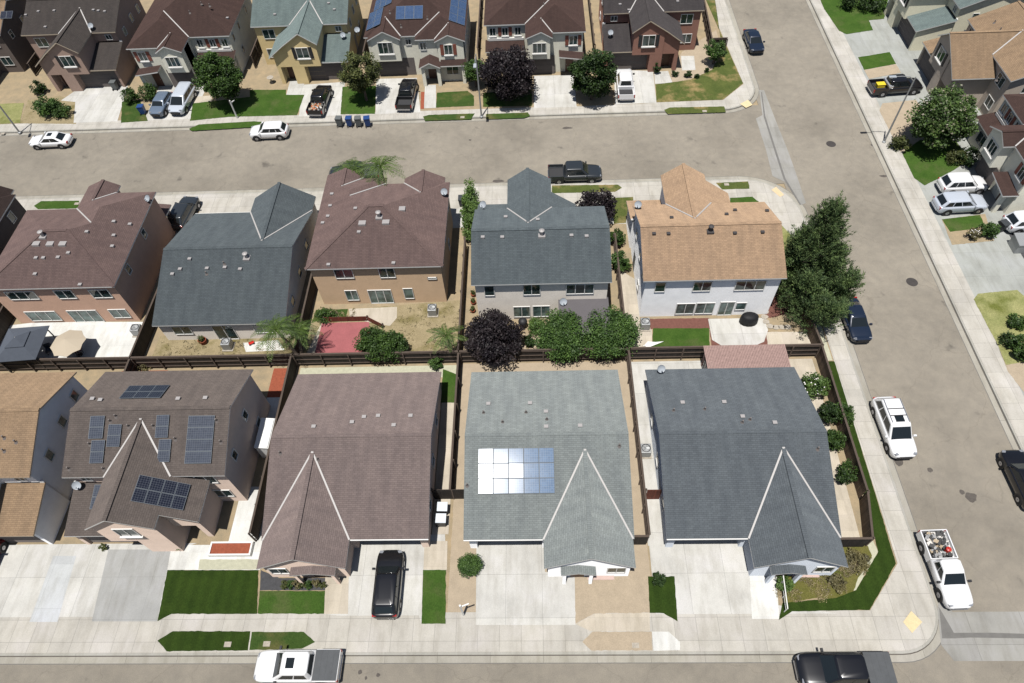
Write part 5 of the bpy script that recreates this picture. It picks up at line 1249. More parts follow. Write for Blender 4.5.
V('pickup', 'white', (-16.47, 8.82), 180, 'white pickup with a grey bed cover and a sunroof at the bottom edge', (5.75, 2.0, 1.88), tonneau=CARG['ton'], sunroof=True)
V('suv', 'black', (-10.94, 14.22), 90.5, 'black crossover parked on the concrete drive of the brown-roofed house', (4.75, 1.92, 1.6), z=.02)
V('sedan', 'red', (-41.56, 15.67), 90, 'dark red car cut off by the left edge', z=.02)
V('suv', 'offwhite', (47.75, 48.16), 5, 'white car at the right edge beside the dark bins', z=.02)

# loads in the pickup beds
def junk(name, label, p, z, n, sx, sy, cols, ang=0):
    root = empty(name, (*p, z), R(ang), label, 'load'); rnd = random.Random(n)
    for k in range(n):
        m = MB(); a = rnd.uniform(0, PI); s = rnd.uniform(.05, .17); c = (rnd.uniform(-sx, sx), rnd.uniform(-sy, sy), rnd.uniform(.04, .2))
        m.obox(c, (math.cos(a) * s, math.sin(a) * s, .03), (-math.sin(a) * s * .7, math.cos(a) * s * .7, .04), (0, 0, s * .5)); m.build('scrap', cols[k % len(cols)], root)
    return root
JC = [paint('pale_scrap', (.6, .57, .52), .7), paint('grey_scrap', (.3, .3, .3), .6), paint('orange_scrap', (.5, .16, .05), .6), paint('dark_scrap', (.05, .05, .05), .7), paint('tan_scrap', (.4, .32, .22), .8)]
def bedpt(t, back=1.75):
    a = t.rotation_euler.z; return (t.location.x - math.cos(a) * back, t.location.y - math.sin(a) * back)
junk('scrap_pile', 'pile of pale scrap filling the bed of the black pickup', bedpt(T1), .86, 60, .8, .68, [JC[0], JC[4], JC[0], JC[2], JC[1]], 86)
junk('scrap_pile', 'heap of dark branches and a red can in the bed of the white pickup', bedpt(T3, 1.62), .78, 130, .88, .66, [JC[3], JC[1], JC[3], JC[3], JC[1], JC[4], JC[3], JC[0]], 271.8)
m = MB(); m.lathe([(.16, 0), (.18, .02), (.18, .4), (.06, .46), (.06, .52), (.001, .52)], (0, 0, 0), 12); o = m.build('fuel_can', paint('red_plastic', (.5, .03, .02), .4)); o.location = (*bedpt(T3, 1.2), .8); o.location.x += .45; tag(o, 'small red fuel can in the bed of the white pickup with debris', 'fuel can')
m = MB(); m.prism([(-.42, -.3), (.42, -.3), (.46, .3), (-.46, .3)], 0, .36); m.box(-.48, -.33, .36, .48, .33, .4); o = m.build('plastic_bin', paint('yellow_plastic', (.75, .55, .03), .5), bevel=.03); o.location = (*bedpt(T2, 1.9), .85); o.rotation_euler.z = R(4); tag(o, 'yellow plastic bin lying in the bed of the black pickup', 'bin')
m = MB(); m.box(-.25, -.9, 0, .25, .9, .34); o = m.build('tool_box', paint('tool_box_aluminium', (.6, .62, .65), .35, .6), bevel=.03); a = bedpt(T2, 1.05); o.location = (*a, 1.05); o.rotation_euler.z = R(4); tag(o, 'silver tool box across the bed of the black pickup', 'tool box')

# ------------------------------------------------------------------ trees and plants
LF = dict(green=leaf_mat('leaves_green', (.025, .055, .012), (.075, .14, .03)), mid=leaf_mat('leaves_mid_green', (.03, .07, .016), (.1, .18, .045)), olive=leaf_mat('leaves_olive', (.045, .06, .018), (.13, .15, .05)),
          purple=leaf_mat('leaves_purple', (.011, .009, .011), (.038, .029, .034)), con=leaf_mat('needles', (.035, .075, .03), (.19, .27, .11)), palm=leaf_mat('palm_leaves', (.045, .085, .016), (.13, .2, .05)),
          light=leaf_mat('leaves_light_green', (.05, .1, .02), (.14, .23, .06)), dk=leaf_mat('leaves_dark_green', (.015, .035, .01), (.045, .085, .02)), flo=leaf_mat('leaves_flowering', (.04, .08, .02), (.11, .18, .05), (.45, .42, .34)), straw=leaf_mat('straw_leaves', (.2, .17, .09), (.38, .33, .2)), dry=leaf_mat('dry_leaves', (.1, .09, .04), (.22, .2, .1)))
TG = 'trees and shrubs of the front and back gardens'
tree('garden_tree', 'dense dark green tree on the lawn of the maroon house with the minivan', *(-36.91, 72.0), 6.4, 2.45, LF['green'], 11050, leaf=0.160, group=TG, crown0=.16)
tree('garden_tree', 'loose olive-green tree on the narrow lawn between two drives', *(-20.12, 71.94), 6.0, 2.35, LF['olive'], 6120, leaf=0.152, group=TG, crown0=.25, clumps=40, cr=.3)
tree('garden_tree', 'round purple-leaved tree in the far row beside the street lamp', *(-3.05, 71.56), 6.0, 3.3, LF['purple'], 12750, leaf=0.168, group=TG, crown0=.12)
tree('garden_tree', 'dense green tree between the open drive and the white pickup', *(6.96, 70.68), 6.4, 2.6, LF['dk'], 11560, leaf=0.160, group=TG, crown0=.12)
tree('garden_tree', 'small airy tree beside the street-side fence of the far corner', *(22.35, 77.08), 2.9, 1.3, LF['mid'], 2550, leaf=0.120, group=TG, clumps=20)
tree('street_tree', 'large round light-speckled green tree across the side street', *(42.82, 60.64), 6.2, 3.05, LF['flo'], 14000, leaf=.17, group=TG, crown0=.12, clumps=60)
tree('garden_tree', 'dark purple-leaved tree behind the back fence', *(-3.77, 34.87), 3.5, 2.55, LF['purple'], 12750, leaf=0.128, group=TG, crown0=.08)
tree('garden_tree', 'left one of the two round green trees behind the back fence', *(2.32, 35.01), 3.0, 2.15, LF['mid'], 21000, leaf=.11, clumps=100, cr=.42, group=TG, crown0=.06)
tree('garden_tree', 'right one of the two round green trees behind the back fence', *(6.23, 35.13), 3.1, 2.25, LF['mid'], 22000, leaf=.11, clumps=100, cr=.42, group=TG, crown0=.06)
tree('garden_tree', 'bushy green tree beside the pink concrete pad', *(-14.29, 34.52), 3.0, 1.5, LF['green'], 8000, leaf=.1, clumps=60, cr=.36, group=TG, crown0=.06, seed=3)
tree('garden_tree', 'smaller green tree leaning right beside the bushy one at the pink pad', *(-12.71, 34.3), 2.7, 1.25, LF['green'], 8000, leaf=.1, clumps=60, cr=.36, group=TG, crown0=.06, seed=4)
tree('garden_tree', 'light green tree between the porch house and the purple tree', *(-6.86, 74.02), 3.6, 1.4, LF['mid'], 3740, leaf=0.128, group=TG)
conifer('conifer', 'tall shaggy conifer on the street corner beside the white-walled house', *(23.68, 40.16), 12.0, 2.9, LF['con'], 38000, TG, lobes=((2.8, -2.3, 5.6, 1.9, 17000), (1.0, -4.4, 4.2, 2.35, 17000), (-.9, .8, 7.8, 1.9, 13000), (1.3, -.8, 7.8, 2.0, 14000), (-.4, -2.2, 5.6, 2.0, 13000)))
palm('palm_tree', 'feathery palm beside the side fence left of the pink pad', *(-20.87, 33.62), 4.6, 2.3, LF['palm'], 17, TG, lean=(-1.0, .4))
palm('palm_tree', 'second trunk of the feathery palm with drooping fronds over the roof edge', *(-20.82, 33.84), 3.3, 2.0, LF['palm'], 13, TG, lean=(.4, .9))
palm('palm_tree', 'small pale palm in the dry yard beside the purple tree', *(-7.32, 33.96), 2.9, 1.8, LF['palm'], 11, TG, lean=(-.5, .4), trunk=.11)
palm('palm_tree', 'tall palm in front of the brown hip-roofed house at the upper street', *(-14.98, 52.53), 6.0, 2.7, LF['palm'], 17, TG)
palm('palm_tree', 'shorter palm left of the tall one at the upper street', *(-17.87, 52.95), 5.3, 2.5, LF['palm'], 15, TG)
shrub('hedge', 'tall narrow clipped hedge in the gap beside the steel-grey roof', *(-6.56, 50.81), 2.9, 1.0, LF['light'], 5200, .12, TG, 'hedge', clumps=40, sx=.75, sy=3.9, cr=.5)
shrub('garden_shrub', 'purple-leaved shrub in front of the steel-grey roofed house', *(6.23, 51.12), 3.0, 1.9, LF['purple'], 3200, .15, TG, sy=.8)
shrub('garden_shrub', 'green shrub on the sandy path beside the white-walled house', *(7.99, 44.04), 1.9, .95, LF['mid'], 1500, .12, TG)
shrub('garden_shrub', 'smaller green shrub above the one on the sandy path', *(7.98, 47.27), 1.6, .8, LF['green'], 1000, .12, TG)
shrub('garden_shrub', 'low wide green shrub mass in the first front garden of the far row', *(-59.46, 71.61), 1.7, 1.5, LF['mid'], 2600, .14, TG)
shrub('garden_shrub', 'loose green bush right of the low wide one in the first front garden', *(-57.36, 70.93), 1.1, 1.1, LF['green'], 900, .13, TG)
shrub('garden_shrub', 'small dark bush against the brown-walled house', *(-62.14, 75.78), 1.5, .85, LF['dk'], 800, .13, TG)
shrub('garden_shrub', 'round dark bush left of the blue-grey hatchback', *(-49.53, 73.29), 1.6, 1.0, LF['green'], 1300, .12, TG)
shrub('garden_shrub', 'round green bush touching the blue-grey hatchback', *(-47.53, 73.86), 1.8, 1.1, LF['green'], 1500, .12, TG)
for i, (px, py, r_) in enumerate(((657, 70, .55), (675, 73, .4), (688, 74, .45), (697, 75, .3), (707, 69, .3))): shrub('garden_shrub', ['upright bush beside the front door of the corner house', 'first small round bush in the curved sandy bed', 'second small round bush in the curved sandy bed', 'third small bush in the curved sandy bed', 'tiny bush at the end of the curved sandy bed'][i], *g(px, py, .4), r_ * (2.6 if i == 0 else 1.5), r_, LF['dk'], 500, .1, TG, clumps=10)
shrub('garden_shrub', 'yellow-green bush in the shade of the round street tree', *(39.46, 60.29), 1.3, 1.0, LF['olive'], 1100, .12, TG)
shrub('garden_shrub', 'dark ferny bush against the fence below the round street tree', *(45.37, 57.5), 1.8, 1.1, LF['dk'], 1000, .13, TG)
shrub('garden_shrub', 'grey-green bush below the round street tree', *(44.48, 58.06), 1.2, 1.0, LF['olive'], 900, .12, TG)
shrub('garden_shrub', 'bright green bush in the bed below the silver SUV', *(43.42, 47.08), 1.5, .85, LF['mid'], 1200, .12, TG)
shrub('garden_shrub', 'small white-flowering bush in the bed below the silver SUV', *(42.15, 46.92), 1.0, .6, LF['dry'], 600, .1, TG, flowers=paint('white_flower', (.75, .72, .68), .8))
shrub('garden_shrub', 'dark bush on the top lawn across the side street', *(42.15, 88.92), 1.7, 1.6, LF['dk'], 1200, .14, TG)
shrub('garden_shrub', 'dark shrub beside the top lawn at the house wall', *(44.64, 88.31), 2.0, 1.6, LF['dk'], 1300, .14, TG)
shrub('garden_shrub', 'green shrub on the yellowed lawn at the right edge', *(41.91, 36.39), .8, .75, LF['green'], 1000, .12, TG)
shrub('garden_shrub', 'round dark green shrub below the yellowed lawn at the right edge', *(41.11, 33.3), 1.4, 1.15, LF['green'], 1900, .13, TG)
shrub('garden_shrub', 'small bush on the rim of the yellowed lawn', *(40.42, 34.39), .9, .7, LF['dk'], 600, .1, TG)
shrub('clipped_bush', 'round clipped bush on bare dirt beside the drive', *(-5.21, 15.51), 1.15, .78, LF['mid'], 6000, .06, TG, clumps=70, cr=.36)
shrub('clipped_bush', 'small spiky bush on the drive edge of the corner house', *(8.22, 14.44), .75, .48, LF['dk'], 800, .08, TG)
shrub('garden_shrub', 'pale flowering shrub at the back corner inside the street-side fence', *(22.68, 29.9), 1.7, 1.05, LF['light'], 1500, .11, TG, flowers=paint('pale_flower', (.75, .72, .7), .8))
shrub('garden_shrub', 'dark shrub inside the street-side fence, second from the back', *(23.24, 27.35), 1.9, .8, LF['dk'], 1300, .11, TG)
shrub('garden_shrub', 'green shrub leaning over the street-side fence onto the grass', *(24.21, 27.15), 1.8, .95, LF['green'], 1300, .11, TG)
shrub('garden_shrub', 'dense green shrub between roof and street-side fence', *(23.03, 25.03), 1.8, .85, LF['green'], 1300, .11, TG)
shrub('garden_shrub', 'thin shrub at the middle of the street-side fence', *(23.51, 22.33), 1.5, .8, LF['green'], 600, .1, TG)
shrub('garden_shrub', 'sparse dark vine on the inside of the street-side fence', *(23.0, 21.84), 1.5, .5, LF['dk'], 400, .1, TG)
shrub('garden_shrub', 'green bush inside the white railing of the corner house', *(16.9, 14.16), .8, .6, LF['light'], 800, .09, TG)
shrub('garden_shrub', 'olive bush at the right end of the porch of the corner house', *(20.63, 14.2), .55, .6, LF['dry'], 700, .1, TG)
shrub('garden_shrub', 'dry olive bush below the short front fence of the corner house', *(22.43, 15.62), .5, .8, LF['dry'], 800, .1, TG)
for i in range(7): shrub('garden_shrub', 'one of the row of low bushes along the front of the brown-roofed house', *g(284 + 6.3 * i, 585, .25), .55 + .1 * (i % 3), .3, (LF['olive'], LF['green'], LF['dry'])[i % 3], 240, .07, 'row of low bushes in the dark gravel bed', clumps=8)
shrub('garden_shrub', 'light shrub beside the house wall right of the purple tree', *(-0.11, 36.87), 1.3, .8, LF['light'], 900, .1, TG)
shrub('garden_shrub', 'dark little shrub between the purple tree and the green trees', *(-0.75, 35.3), 1.1, .6, LF['dk'], 700, .1, TG)
shrub('garden_shrub', 'small green bush at the foot of the back fence', *(-8.79, 33.03), 1.1, .6, LF['mid'], 900, .1, TG)
shrub('garden_shrub', 'low scrubby bush beside the house wall left of the tan patio', *(-19.49, 38.59), 1.1, .9, LF['green'], 900, .1, TG)
shrub('garden_shrub', 'grassy tuft in the weedy yard below the slate-blue roof', *(-34.9, 33.62), .6, .9, LF['dry'], 700, .1, TG)
shrub('garden_shrub', 'scrub beside the garage of the slate-blue roofed house', *(-19.12, 38.42), .9, .7, LF['olive'], 600, .1, TG) if False else None
shrub('garden_shrub', 'round potted bush left of the front door of the taupe-roofed house', *(-32.99, 17.16), .6, .3, LF['olive'], 260, .07, TG, clumps=8)
shrub('garden_shrub', 'small bush beside the porch of the taupe-roofed house', *(-27.07, 17.11), .6, .4, LF['mid'], 320, .07, TG, clumps=8)
tree('garden_tree', 'dark tree mass at the top left corner', *(-73.55, 94.62), 4.6, 3.2, LF['dk'], 6800, leaf=0.176, group=TG)
# scattered weeds of the dry yards, lawns and beds
def tufts(name, areas, n, mat, s, seed, hmax=.14):
    rnd = random.Random(seed); m = MB()
    for (x0, y0, x1, y1) in areas:
        for k in range(n):
            x, y = rnd.uniform(x0, x1), rnd.uniform(y0, y1)
            if noise.noise(Vector((x * .8, y * .8, seed))) < -.05: continue
            for q in range(5): leafq(m, (x + rnd.gauss(0, .07), y + rnd.gauss(0, .07), .02 + rnd.uniform(.02, hmax)), s * rnd.uniform(.5, 1.2), .2, 2.5)
    tag(m.build(name, mat, recalc=False), {'weeds': 'dry weeds and scrub scattered over the bare back yards', 'ground_cover': 'dry olive ground cover in front of the corner house'}[name], {'weeds': 'weeds', 'ground_cover': 'ground cover'}[name], kind='stuff')
tufts('weeds', ((-34.6, 33.8, -22, 36.4), (-13, 34, -7.2, 39.8), (-20.6, 38.2, -17, 39.8), (-6.4, 34, 7.4, 36.5)), 330, LF['straw'], .06, 5, .07)
tufts('ground_cover', ((16.3, 13.0, 21.2, 14.9), (20.4, 14.6, 22.8, 16.5)), 1100, LF['straw'], .045, 9, .14)

# ------------------------------------------------------------------ street and yard furniture
def lamp(p, d, label, h=8.0):
    root = empty('street_lamp', (*p, 0), math.atan2(d[1], d[0]), label, 'street lamp', 'street lamps'); s = M['metal']
    m = MB(); m.lathe([(.001, 0), (.2, 0), (.2, .12), (.11, .2), (.001, .2)], (0, 0, 0), 12); m.build('base', s, root)
    m = MB(); m.tube([(0, 0, .1), (0, 0, h * .5), (0, 0, h)], [.1, .085, .06], 10); m.build('pole', s, root)
    m = MB(); m.tube([(0, 0, h - .5), (.6, 0, h + .05), (1.4, 0, h + .12), (2.0, 0, h + .1)], [.045, .045, .04, .035], 8); m.build('arm', s, root)
    m = MB(); m.obox((2.3, 0, h + .1), (.36, 0, 0), (0, .16, 0), (0, 0, .06)); o = m.build('lamp_head', M['dish'], root, bevel=.03)
    m = MB(); m.lathe([(.001, -.1), (.12, -.07), (.15, 0)], (2.35, 0, h + .035), 12); m.build('lens', M['white'], o)
lamp((-6.05, 68.04), (0, -1), 'street lamp in the far row beside the round purple tree')
lamp((38.21, 61.38), (-1, 0), 'street lamp on the pavement across the side street')
lamp((-61.58, 67.77), (.25, -1), 'street lamp at the far left kerb behind the white sedan')
def bin_(p, col, label, ang, group=None, z=.015):
    root = empty('wheeled_bin', (*p, z), R(ang), label, 'rubbish bin', group or 'wheeled rubbish bins')
    m = MB(); loft(m, [[(-.28, -.28, .06), (.28, -.28, .06), (.28, .26, .06), (-.28, .26, .06)], [(-.34, -.36, 1.0), (.34, -.36, 1.0), (.34, .34, 1.0), (-.34, .34, 1.0)]]); m.build('bin_body', BC['dark'] if col is BC['pale'] else col, root)
    m = MB(); m.slab([(-.36, -.4, 1.07), (.36, -.4, 1.07), (.36, .37, 1.12), (-.36, .37, 1.12)], .08, 0, 0); m.build('lid', col, root)
    for q in (-1, 1): m = MB(); m.obox((q * .27, .33, .12), (.04, 0, 0), (0, .12, 0), (0, 0, .12)); m.build('wheel', CARG['black'], root, bevel=.05)
BC = dict(blue=paint('blue_bin_plastic', (.02, .06, .2), .5), grey=paint('grey_bin_plastic', (.12, .13, .13), .55), pale=paint('pale_bin_lid', (.62, .66, .7), .4), dark=paint('dark_bin_plastic', (.04, .045, .05), .5))
for i, px in enumerate((339.5, 349.5, 358.5, 367.5)): bin_(g(px, 122.5, .4), BC['grey' if i % 2 == 0 else 'blue'], ['left grey wheeled bin at the kerb in the far row', 'blue wheeled bin between two grey ones at the kerb', 'right grey wheeled bin at the kerb in the far row', 'blue wheeled bin at the right end of the kerb row'][i], 175 + 4 * i)
bin_((-47.36, 70.81), BC['blue'], 'blue wheeled bin beside the blue-grey hatchback', 185)
bin_((-7.41, 19.75), BC['pale'], 'upper pale wheeled bin beside the brown-roofed house', 90)
bin_((-7.46, 18.85), BC['pale'], 'lower pale wheeled bin beside the brown-roofed house', 90)
bin_((-7.57, 53.3), BC['dark'], 'dark wheeled bin beside the tall hedge', 0)
bin_((45.16, 47.78), BC['dark'], 'dark wheeled bin left of the white car at the right edge', 20)
bin_((45.93, 48.3), BC['dark'], 'second dark wheeled bin tucked against the white car at the right edge', 10)
bin_((-52.61, 76.03), BC['grey'], 'grey wheeled bin in front of the brown-walled garage', 180)
def ac(p, label, ang=0):
    root = empty('air_conditioner', (*p, .02), R(ang), label, 'air conditioner', 'air conditioners behind the houses')
    m = MB(); m.box(-.5, -.5, 0, .5, .5, .08); m.build('pad', M['stone'], root)
    m = MB(); m.box(-.4, -.4, .08, .4, .4, .92); m.build('housing', M['metal'], root, bevel=.04)
    m = MB(); m.lathe([(.34, 0), (.36, .03), (.32, .05), (.3, .02)], (0, 0, .92), 18); m.build('grille_ring', M['dark'], root)
    m = MB()
    for k in range(5): a = k * 2 * PI / 5; m.obox((math.cos(a) * .15, math.sin(a) * .15, .93), (math.cos(a) * .13, math.sin(a) * .13, 0), (-math.sin(a) * .05, math.cos(a) * .05, .015), (0, 0, .004))
    m.build('fan', M['metal'], root)
ac((-36.96, 37.41), 'air conditioner on the white patio below the salmon wall'); ac((-28.05, 35.62), 'air conditioner in the dry weedy yard'); ac((-9.63, 39.03), 'air conditioner below the tan back wall'); ac((9.64, 36.92), 'air conditioner at the corner of the white-walled house')
ac((8.35, 24.45), 'air conditioner on the narrow concrete side path', 0)
# gazebo and umbrella on the white patio
p = (-45.77, 34.91)
root = empty('gazebo', (*p, .02), R(4), 'dark grey fabric gazebo on the white patio', 'gazebo'); cf = rough_mat('grey_canopy_fabric', sr(92, 98, 108), 3, .1, 60)
for sx in (-1, 1):
    for sy in (-1, 1): m = MB(); m.box(sx * 1.6 - .04, sy * 1.6 - .04, 0, sx * 1.6 + .04, sy * 1.6 + .04, 2.15); m.build('leg', M['dark'], root)
for z0, z1, a, b, nm in ((2.12, 2.75, 1.85, .72, 'canopy'), (2.78, 3.15, .85, .04, 'canopy_vent')):
    m = MB(); k = [(-1, -1), (1, -1), (1, 1), (-1, 1)]
    for i in range(4):
        (x0, y0), (x1, y1) = k[i], k[(i + 1) % 4]; m.slab([(x0 * a, y0 * a, z0), (x1 * a, y1 * a, z0), (x1 * b, y1 * b, z1), (x0 * b, y0 * b, z1)], .04, 0, 0)
    m.build(nm, cf, root)
p = (-41.77, 35.07)
root = empty('patio_umbrella', (*p, .02), .3, 'beige patio umbrella on the white patio beside the gazebo', 'umbrella'); um = paint('beige_umbrella_fabric', sr(196, 182, 160), .9)
m = MB(); m.tube([(0, 0, 0), (0, 0, 2.35)], .03, 8); m.lathe([(.001, 0), (.28, 0), (.28, .07), (.001, .09)], (0, 0, 0), 14); m.build('pole', M['dark'], root)
m = MB()
for k in range(8):
    a0, a1 = 2 * PI * k / 8, 2 * PI * (k + 1) / 8; am = (a0 + a1) / 2
    P = [(1.55 * math.cos(a0), 1.55 * math.sin(a0), 1.85), (1.38 * math.cos(am), 1.38 * math.sin(am), 1.9), (1.55 * math.cos(a1), 1.55 * math.sin(a1), 1.85)]
    m.raw([(0, 0, 2.45)] + P + [(0, 0, 2.42)] + [(x, y, z - .03) for x, y, z in P], ((0, 1, 2), (0, 2, 3), (4, 6, 5), (4, 7, 6), (1, 5, 6, 2), (2, 6, 7, 3)))
m.build('canopy', um, root)
for i, (px, py, a) in enumerate(((52, 352, .4), (80, 352, 2.2))):
    root = empty('patio_chair', (*g(px, py), .02), a, ['patio chair beside the gazebo', 'dark red-cushioned patio chair under the umbrella'][i], 'chair'); c = [cf, paint('red_cushion', (.16, .02, .02), .8)][i]
    m = MB(); m.box(-.3, -.3, .38, .3, .3, .48); m.build('seat', c, root); m = MB(); m.box(-.3, .22, .49, .3, .3, .95); m.build('backrest', c, root)
    for sx in (-1, 1):
        for sy in (-1, 1): m = MB(); m.box(sx * .27 - .02, sy * .27 - .02, 0, sx * .27 + .02, sy * .27 + .02, .38); m.build('leg', M['dark'], root)
# patio cover of red-brown slats behind the corner house
root = empty('pergola', (17.2, 31.9, 0), 0, 'red-brown slatted patio cover behind the slate-roofed corner house', 'pergola'); pw = rough_mat('faded_redwood', sr(176, 148, 140), 4, .3, 30)
for x in (-3.1, 0, 3.1): m = MB(); m.box(x - .07, .75, 0, x + .07, .89, 2.25); m.build('post', pw, root)
for y in (-1.0, .82): m = MB(); m.box(-3.3, y - .06, 2.26, 3.3, y + .06, 2.44); m.build('beam', pw, root)
m = MB()
for k in range(52): x = -3.3 + 6.6 * k / 51; m.box(x - .052, -1.25, 2.445, x + .055, 1.15, 2.5)
m.build('slats', pw, root)
# black covered barbecue, kettle grill, white board, pots, birdbath
root = empty('covered_barbecue', (*(18.94, 37.28), .04), 0, 'black covered barbecue on the rounded patio of the white-walled house', 'barbecue'); bk = rough_mat('black_cover', (.015, .015, .017), 4, .3, 30, .6)
m = MB(); loft(m, [[(r_ * math.cos(2 * PI * k / 14) * 1.15, r_ * math.sin(2 * PI * k / 14) * .8, z) for k in range(14)] for r_, z in ((.72, 0), (.7, .5), (.66, .8), (.5, .95), (.2, 1.02))]); m.build('cover', bk, root, smooth=True)
root = empty('kettle_grill', (*(-1.29, 37.23), .02), 0, 'round black kettle grill beside the house wall near the purple tree', 'grill')
m = MB(); m.ball((0, 0, .8), .42, 10, 0, .85); m.build('kettle', CARG['black'], root, smooth=True)
for k in range(3): a = k * 2.1; m = MB(); m.tube([(math.cos(a) * .2, math.sin(a) * .2, .6), (math.cos(a) * .36, math.sin(a) * .36, 0)], .02, 6); m.build('leg', M['metal'], root)
m = MB(); m.prism([(-.8, -.1), (-.55, -.38), (.95, .28), (.2, .22), (-.45, .3)], .06, .12); m.tube([(-.6, -.1, 0), (-.9, -.1, .05)], .05, 6); o = m.build('board', M['white'], bevel=.02); o.location = (*(10.2, 34.96), .02); tag(o, 'white pointed board lying on the sandy path beside the green lawn', 'board')
def pot(p, label, r_=.3, mt=None): 
    root = empty('plant_pot', (*p, .02), 0, label, 'plant pot', 'plant pots'); m = MB(); m.lathe([(.001, 0), (r_ * .7, 0), (r_, r_ * 1.3), (r_ * .85, r_ * 1.3), (r_ * .8, r_ * 1.1), (.001, r_ * 1.1)], (0, 0, 0), 14); m.build('pot', mt or MG['paver'], root, smooth=False)
    m = MB()
    for k in range(300): leafq(m, (random.gauss(0, r_ * .28), random.gauss(0, r_ * .28), r_ * 1.3 + random.uniform(0, .35)), .1)
    m.build('plant', LF['olive'], root, recalc=False)
pot((-30.52, 36.14), 'terracotta pot in the dry weedy yard', .38)
for i, (px, py) in enumerate(((473.5, 296), (473.5, 304), (473, 312))): pot(g(px, py), ['upper pot beside the fence at the steel-grey roofed house', 'middle pot beside the fence at the steel-grey roofed house', 'lower pot beside the fence at the steel-grey roofed house'][i], .26)
m = MB(); m.lathe([(.001, 0), (.25, 0), (.1, .1), (.08, .6), (.4, .72), (.42, .78), (.3, .72), (.001, .7)], (0, 0, 0), 16); o = m.build('birdbath', M['stone'], smooth=True); o.location = (*(-32.69, 76.23), .02); tag(o, 'pale stone birdbath in the gravel bed of the mustard yellow house', 'birdbath')
# red planter and white railing
root = empty('raised_planter', (*(-24.64, 16.55), .02), 0, 'low red planter with a white rim before the taupe-roofed house', 'planter')
m = MB(); m.box(0, 0, 0, 2.95, .8, .28); m.build('soil', MG['paver'], root)
m = MB(); m.box(-.12, -.12, 0, 3.07, -.002, .36); m.box(-.12, .802, 0, 3.07, .92, .36); m.box(-.12, 0, 0, -.002, .8, .36); m.box(2.952, 0, 0, 3.07, .8, .36); m.build('rim', M['trim'], root)
root = empty('hand_railing', (*(16.84, 15.11), .02), 0, 'white hand railing beside the front path of the corner house', 'railing'); a, b = Vector((*(16.84, 15.11), 0)), Vector((*(16.6, 12.32), 0)); d = b - a
m = MB(); m.tube([(0, 0, .9), (d.x, d.y, .9)], .04, 8); m.tube([(0, 0, .5), (d.x, d.y, .5)], .03, 8); m.build('rail', M['trim'], root)
for k in range(4): m = MB(); m.tube([(d.x * k / 3, d.y * k / 3, 0), (d.x * k / 3, d.y * k / 3, .9)], .035, 8); m.build('post', M['trim'], root)
root = empty('porch_step', (*(1.3, 15.15), .02), 0, 'x', 'step') if False else None
for (px, py, w_, d_, t) in ((600.5, 574.5, 1.9, .8, 'pink porch step before the pale grey-roofed house'), (804, 572, 1.9, .8, 'pink porch step before the corner house')):
    m = MB(); m.box(-w_ / 2, -d_ / 2, 0, w_ / 2, d_ / 2, .14); o = m.build('porch_step', rough_mat('pink_step', sr(214, 190, 180), 2, .08, 30), bevel=.02); o.location = (*g(px, py), .024); tag(o, t, 'step')
# white sign post with arm on bare dirt and a small sign in the far row
def sign(p, label, ang):
    root = empty('sign_post', (*p, 0), R(ang), label, 'sign post'); m = MB(); m.box(-.06, -.06, 0, .06, .06, 2.5); m.build('post', M['trim'], root)
    m = MB(); m.box(.062, -.04, 2.1, .6, .04, 2.2); m.build('arm', M['trim'], root)
sign((-5.54, 12.21), 'white post with an arm standing on bare dirt beside the drive', 20)
sign((-35.41, 69.24), 'white post with an arm on the verge beside the white compact SUV', 60)
for (px, py, t) in ((228, 644.5, 'pale utility box lid in the left parkway lawn at the bottom'), (267, 644, 'pale utility box lid in the parkway lawn beside the white pickup'), (635.5, 645.5, 'pale utility box lid in the dirt parkway'), (726.5, 184.8, 'pale utility box lid in the parkway of the white-walled house'), (704.5, 111.5, 'pale utility box lid in the far corner parkway'), (462.5, 117.6, 'pale utility box lid beside the far street lamp'), (3, 134, 'pale utility box lid at the far left verge'), (77, 204, 'pale utility box lid beside the middle row lawn')):
    m = MB(); m.box(-.24, -.17, 0, .24, .17, .04); m.box(-.2, -.13, .04, .2, .13, .05); o = m.build('utility_box_lid', M['stone']); o.location = (*g(px, py), .03); tag(o, t, 'utility cover', 'utility box lids in the verges')
for (px, py, t) in ((831, 144, 'round manhole cover in the side street at the upper junction'), (912, 282, 'round manhole cover in the side street above the white SUV')):
    m = MB(); m.lathe([(.001, .012), (.36, .012), (.38, .006), (.5, .004), (.52, 0)], (0, 0, 0), 20); o = m.build('manhole_cover', MG['strip']); o.location = (*g(px, py, -.12), -.119); tag(o, t, 'manhole cover', 'manhole covers')
m = MB(); m.box(-.9, -.7, 0, .9, .7, 1.1); m.slab([(-.95, -.75, 1.12), (.95, -.75, 1.12), (.95, .75, 1.3), (-.95, .75, 1.3)], .1, 0, 0); o = m.build('storage_shed', M['metal'], bevel=.02); o.location = (*(46.11, 45.42), .02); tag(o, 'low grey storage box on dark gravel at the right edge', 'storage box')
m = MB(); m.box(-.5, -1.3, 0, .5, 1.3, 1.85); m.slab([(-.55, -1.35, 1.9), (.55, -1.35, 1.75), (.55, 1.35, 1.75), (-.55, 1.35, 1.9)], .08, 0, 0); o = m.build('garden_shed', [M['white']]); o.location = (-22.0, 25.8, .02); tag(o, 'pale garden shed between the taupe-roofed and the brown-roofed house', 'shed')

